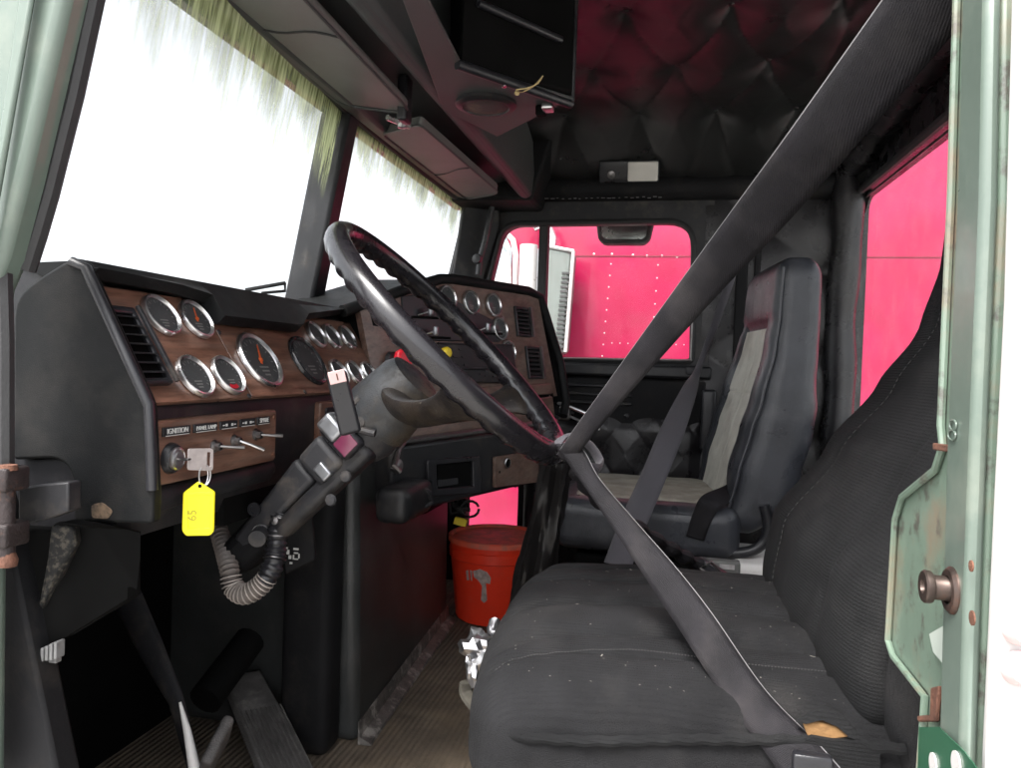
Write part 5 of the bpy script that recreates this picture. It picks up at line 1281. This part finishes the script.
# ================================================================= BELTS
def ribbon(secs, n=10, bow=.0):
    """secs: ((px,py),(px,py),X0[,X1])"""
    Ls = [W(*s[0], X=s[2]) for s in secs]; Rs = [W(*s[1], X=(s[3] if len(s) > 3 else s[2])) for s in secs]
    Ls = catmull(Ls, n); Rs = catmull(Rs, n); k = 6; mb = MB(); vs = []
    for i, (a, b) in enumerate(zip(Ls, Rs)):
        t = (Ls[min(i + 1, len(Ls) - 1)] - Ls[max(i - 1, 0)]).normalized(); nn = t.cross(b - a).normalized()
        for j in range(k + 1):
            f = j / k; vs.append(a.lerp(b, f) + nn * bow * math.sin(math.pi * f))
    mb.add(vs, [(i*(k+1)+j, (i+1)*(k+1)+j, (i+1)*(k+1)+j+1, i*(k+1)+j+1) for i in range(len(Ls) - 1) for j in range(k)])
    return mb, Ls, Rs
sbt = thing('driver_seat_belt', W(800, 760, X=.76), 'black seat belt looped round the lower rim of the steering wheel', 'seat belt')
b1, l1, r1 = ribbon([((925, -60), (1010, -40), .60), ((880, 4), (958, 28), .63), ((791, 130), (850, 152), .70), ((740, 200), (782, 228), .77), ((695, 262), (726, 286), .84), ((646, 330), (666, 352), .90), ((600, 394), (614, 411), .94), ((574, 430), (586, 444), .965), ((557, 455), (572, 462), .985)], bow=.004)
obj('upper_strap', b1, M['belt'], sbt, solid=.0016, recalc=False)
b2, l2, r2 = ribbon([((556, 448), (573, 440), .985), ((565, 459), (585, 453), .975), ((582, 483), (600, 480), .96), ((610, 524), (634, 520), .93), ((645, 577), (676, 568), .89), ((676, 624), (712, 614), .85), ((720, 692), (765, 690), .80), ((765, 752), (818, 744), .76), ((790, 790), (850, 780), .74)], bow=.003)
obj('lower_strap', b2, M['belt_grey'] if False else M['belt'], sbt, solid=.0016, recalc=False)
m = MB(); m.tube(l1, .0009, 5); m.tube(r2, .0009, 5); obj('strap_highlight', m, M['belt_edge'], sbt)  # pale lines painted as the highlight along one edge of each strap
m = MB(); 
lp = catmull([W(556, 446, X=.985), W(563, 438, X=1.0), W(574, 436, X=1.02), W(590, 446, X=1.03), W(600, 462, X=1.03), W(597, 470, X=1.01), W(585, 468, X=.99)], 6); m.tube(lp, .010, 8, flat=.35); obj('strap_fold', m, M['belt_grey'], sbt)
m = MB(); m.rbox((.012, .035, .02), .003, 2, 2, lambda p, q: p + W(812, 764, X=.745)); obj('anchor_sleeve', m, M['plastic_clean'], sbt)

tbs = thing('belt_stalk', W(715, 572, X=1.36), 'twisted black strap with metal latch plate lying beyond the driver cushion', 'seat belt stalk')
m = MB(); pth = catmull([W(578, 470, X=1.06), W(600, 500, X=1.12), W(640, 530, X=1.22), W(675, 552, X=1.30), W(700, 566, X=1.36)], 12)
for i, p in enumerate(pth): pass
m.tube(pth, [.0135 + .0028 * math.sin(i * 1.15) for i in range(len(pth))], 10, flat=.75); obj('twisted_strap', m, M['belt'], tbs)
m = MB(); c = W(712, 571, X=1.36); rm = Matrix.Rotation(R(28), 3, 'X'); m.rbox((.03, .055, .022), .006, 3, 3, lambda p, q: c + rm @ p); obj('buckle', m, M['plastic_clean'], tbs)
m = MB(); m.tube([W(700, 568, X=1.34), W(711, 562, X=1.34), W(722, 574, X=1.34), W(727, 581, X=1.34), W(716, 580, X=1.34)], .0025, 6, closed=True); obj('latch_plate', m, M['steel'], tbs)

pbt = thing('passenger_seat_belt', W(612, 560, X=1.56), 'grey seat belt slanting down across the black passenger seat', 'seat belt')
b3, _, _ = ribbon([((730, 268), (738, 270), 2.34), ((715, 312), (722, 316), 2.28), ((696, 366), (702, 368), 2.15), ((683, 386), (697, 392), 2.05), ((662, 425), (684, 434), 1.90), ((640, 476), (664, 484), 1.74), ((620, 520), (645, 530), 1.64), ((604, 562), (630, 572), 1.56)], bow=.003)
obj('slanting_strap', b3, M['belt_grey'], pbt, solid=.0016, recalc=False)
b4, _, _ = ribbon([((746, 472), (764, 480), 1.98), ((724, 486), (744, 497), 1.92), ((702, 496), (722, 507), 1.842), ((693, 513), (712, 520), 1.835), ((686, 536), (704, 541), 1.835)], bow=.002)
obj('lap_strap', b4, M['belt'], pbt, solid=.0016, recalc=False)

# ================================================================= BUCKET, FOIL, LEVER
bc = W(494, 614, Z=.004); bk_ = thing('bucket', bc, 'bright red plastic bucket with lid and torn sticker on the floor', 'bucket')
rt_ = 49 / 760 * (bc - CAM).dot(FW) * .985; hb = W(495, 535, X=bc.x).z
m = MB(); m.lathe([(0, 0), (rt_ * .78, 0), (rt_ * .80, .006), (rt_ * .93, hb * .74), (rt_ * .965, hb * .74 + .003), (rt_ * .97, hb * .86), (rt_ * .95, hb * .87), (rt_ * .96, hb * .95)], bc, (0, 0, 1), 56); obj('bucket_body', m, M['red_plastic'], bk_)
m = MB(); m.lathe([(rt_ * .965, hb * .93), (rt_ * 1.0, hb * .935), (rt_ * 1.0, hb * .985), (rt_ * .975, hb), (rt_ * .93, hb), (rt_ * .91, hb * .965), (0, hb * .965)], bc, (0, 0, 1), 56); obj('bucket_lid', m, M['red_lid'], bk_)
def BP(px, py, off=.0012):   # point on the bucket wall
    d = (W(px, py, X=1) - CAM); best = None; t = 1.2
    while t < 3.2:
        p = CAM + d * t; h = p.z; r_ = rt_ * (.80 + .13 * (h / (hb * .74))) + off
        if (p.x - bc.x) ** 2 + (p.y - bc.y) ** 2 < r_ * r_: return p
        t += .0015
    return W(px, py, X=bc.x - rt_)
m = MB()
def patch(pts):
    P_ = [BP(*q) for q in pts]; m.add(P_, [tuple(range(len(P_)))])
patch([(473, 571), (480, 569), (487, 572), (491, 578), (490, 584), (486, 583), (487, 600), (484, 603), (481, 600), (482, 586), (478, 580), (474, 577)])
patch([(466, 571), (468, 570), (469, 580), (467, 580)]); patch([(470, 570), (472, 571), (472, 581), (471, 580)])
obj('torn_sticker', m, M['dirtysticker'], bk_, solid=.001, smooth=False)

def crumple(name, c, r, seed, stretch=(1, 1, 1), par=None):
    bm = bmesh.new(); bmesh.ops.create_icosphere(bm, subdivisions=3, radius=1)
    m = MB(); vs = []
    for v in bm.verts:
        n_ = v.co.normalized(); k = .9 + .55 * noise.noise(n_ * 1.2 + V((seed, 0, 0))) + .38 * abs(noise.noise(n_ * 3.1 + V((seed, 3, 0)))) + .14 * noise.noise(n_ * 8 + V((0, seed, 0)))
        q = n_ * r * k; vs.append(c + V((q.x * stretch[0], q.y * stretch[1], q.z * stretch[2])))
    m.add(vs, [tuple(v.index for v in f.verts) for f in bm.faces]); bm.free()
    return obj(name, m, M['foil'], par, ang=28)
fo = thing('foil_scrap', W(480, 660, X=1.02), 'crumpled silver foil wedged between floor mat and seat cushion', 'foil')
crumple('foil_wad', W(480, 648, X=1.02), .033, 3, (.8, .8, .75), fo); crumple('foil_wad', W(495, 634, X=1.06), .019, 9, (.7, .55, 1.3), fo); crumple('foil_wad', W(474, 666, X=1.01), .020, 5, (.7, .6, 1.2), fo)
gl_ = MB(); gl_.tube(catmull([W(466, 682, X=1.05), W(466, 692, X=1.05), W(472, 702, X=1.04), W(478, 708, X=1.03)], 6), [.010] * 18 + [.006], 8, flat=.6); tag(obj('grey_rag', gl_, mat('grey_rag', (.05, .045, .035), .9, var=.4, vscale=80)), 'small twisted grey rag hanging under the foil', 'rag')

gb = thing('shift_lever', W(530, 600, X=1.52), 'glossy black boot of the shift lever between the red bucket and the seats', 'lever')
m = MB(); N_ = 30; P_ = catmull([W(556, 462, X=1.50), W(550, 500, X=1.51), W(541, 545, X=1.52), W(532, 590, X=1.53), W(524, 640, X=1.54), W(520, 700, X=1.54)], 8)
vs = []; fs = []; kk3 = 40
for i, p in enumerate(P_):
    t = i / (len(P_) - 1); r_ = .024 + .022 * t
    for j in range(kk3):
        a = 2 * math.pi * j / kk3; rr = r_ * (1 + .22 * math.sin(a * 5 + t * 3) + .12 * math.sin(a * 9 - t * 9)) + .004 * noise.noise(V((i * .4, a, 0)))
        vs.append(p + V((math.cos(a) * rr, math.sin(a) * rr, 0)))
for i in range(len(P_) - 1):
    for j in range(kk3): fs.append((i*kk3 + j, i*kk3 + (j+1) % kk3, (i+1)*kk3 + (j+1) % kk3, (i+1)*kk3 + j))
m.add(vs, fs); obj('lever_boot', m, mat('glossy_black_boot', (.010, .009, .009), .36, spec=.35), gb)
m = MB(); a_ = W(556, 462, X=1.50); m.tube([a_, a_ + V((-.02, .02, .10))], .010, 10); obj('lever_shaft', m, M['plastic_clean'], gb)

# ================================================================= LIGHT AND CAMERA
w = bpy.data.worlds.new('World'); SC.world = w; w.use_nodes = True; nt = w.node_tree
bg = nt.nodes['Background']; sky = nt.nodes.new('ShaderNodeTexSky'); sky.sky_type = 'NISHITA'; sky.sun_disc = False
SD = V((-.55, .25, 1.0)).normalized()
el = math.asin(SD.z); sky.sun_elevation = el; sky.sun_rotation = math.atan2(SD.x, SD.y)
sky.air_density = .6; sky.dust_density = 4.0; sky.ozone_density = .3
hs_ = nt.nodes.new('ShaderNodeHueSaturation'); hs_.inputs['Saturation'].default_value = .18
nt.links.new(sky.outputs[0], hs_.inputs['Color']); nt.links.new(hs_.outputs[0], bg.inputs[0]); bg.inputs[1].default_value = .15
sun = bpy.data.lights.new('sun', 'SUN'); sun.energy = 1.4; sun.angle = R(25); sun.color = (1, .97, .93)
so = bpy.data.objects.new('sun', sun); COL.objects.link(so); so.rotation_euler = SD.to_track_quat('Z', 'Y').to_euler()
cam = bpy.data.cameras.new('camera'); cam.sensor_width = 36; cam.lens = 36 * FPX / 1021; cam.clip_start = .02; cam.clip_end = 300
co = bpy.data.objects.new('camera', cam); COL.objects.link(co); co.location = CAM
mm = Matrix((RT, UP, -FW)).transposed().to_4x4(); mm.translation = CAM; co.matrix_world = mm
SC.camera = co
SC.view_settings.view_transform = 'Standard'; SC.view_settings.look = 'None'; SC.view_settings.gamma = 1; SC.view_settings.exposure = EXPO
SC.cycles.use_denoising = True; SC.cycles.max_bounces = 10; SC.cycles.diffuse_bounces = 5; SC.cycles.transparent_max_bounces = 16
SC.cycles.sample_clamp_indirect = 6; SC.cycles.use_adaptive_sampling = True; SC.cycles.adaptive_threshold = .02
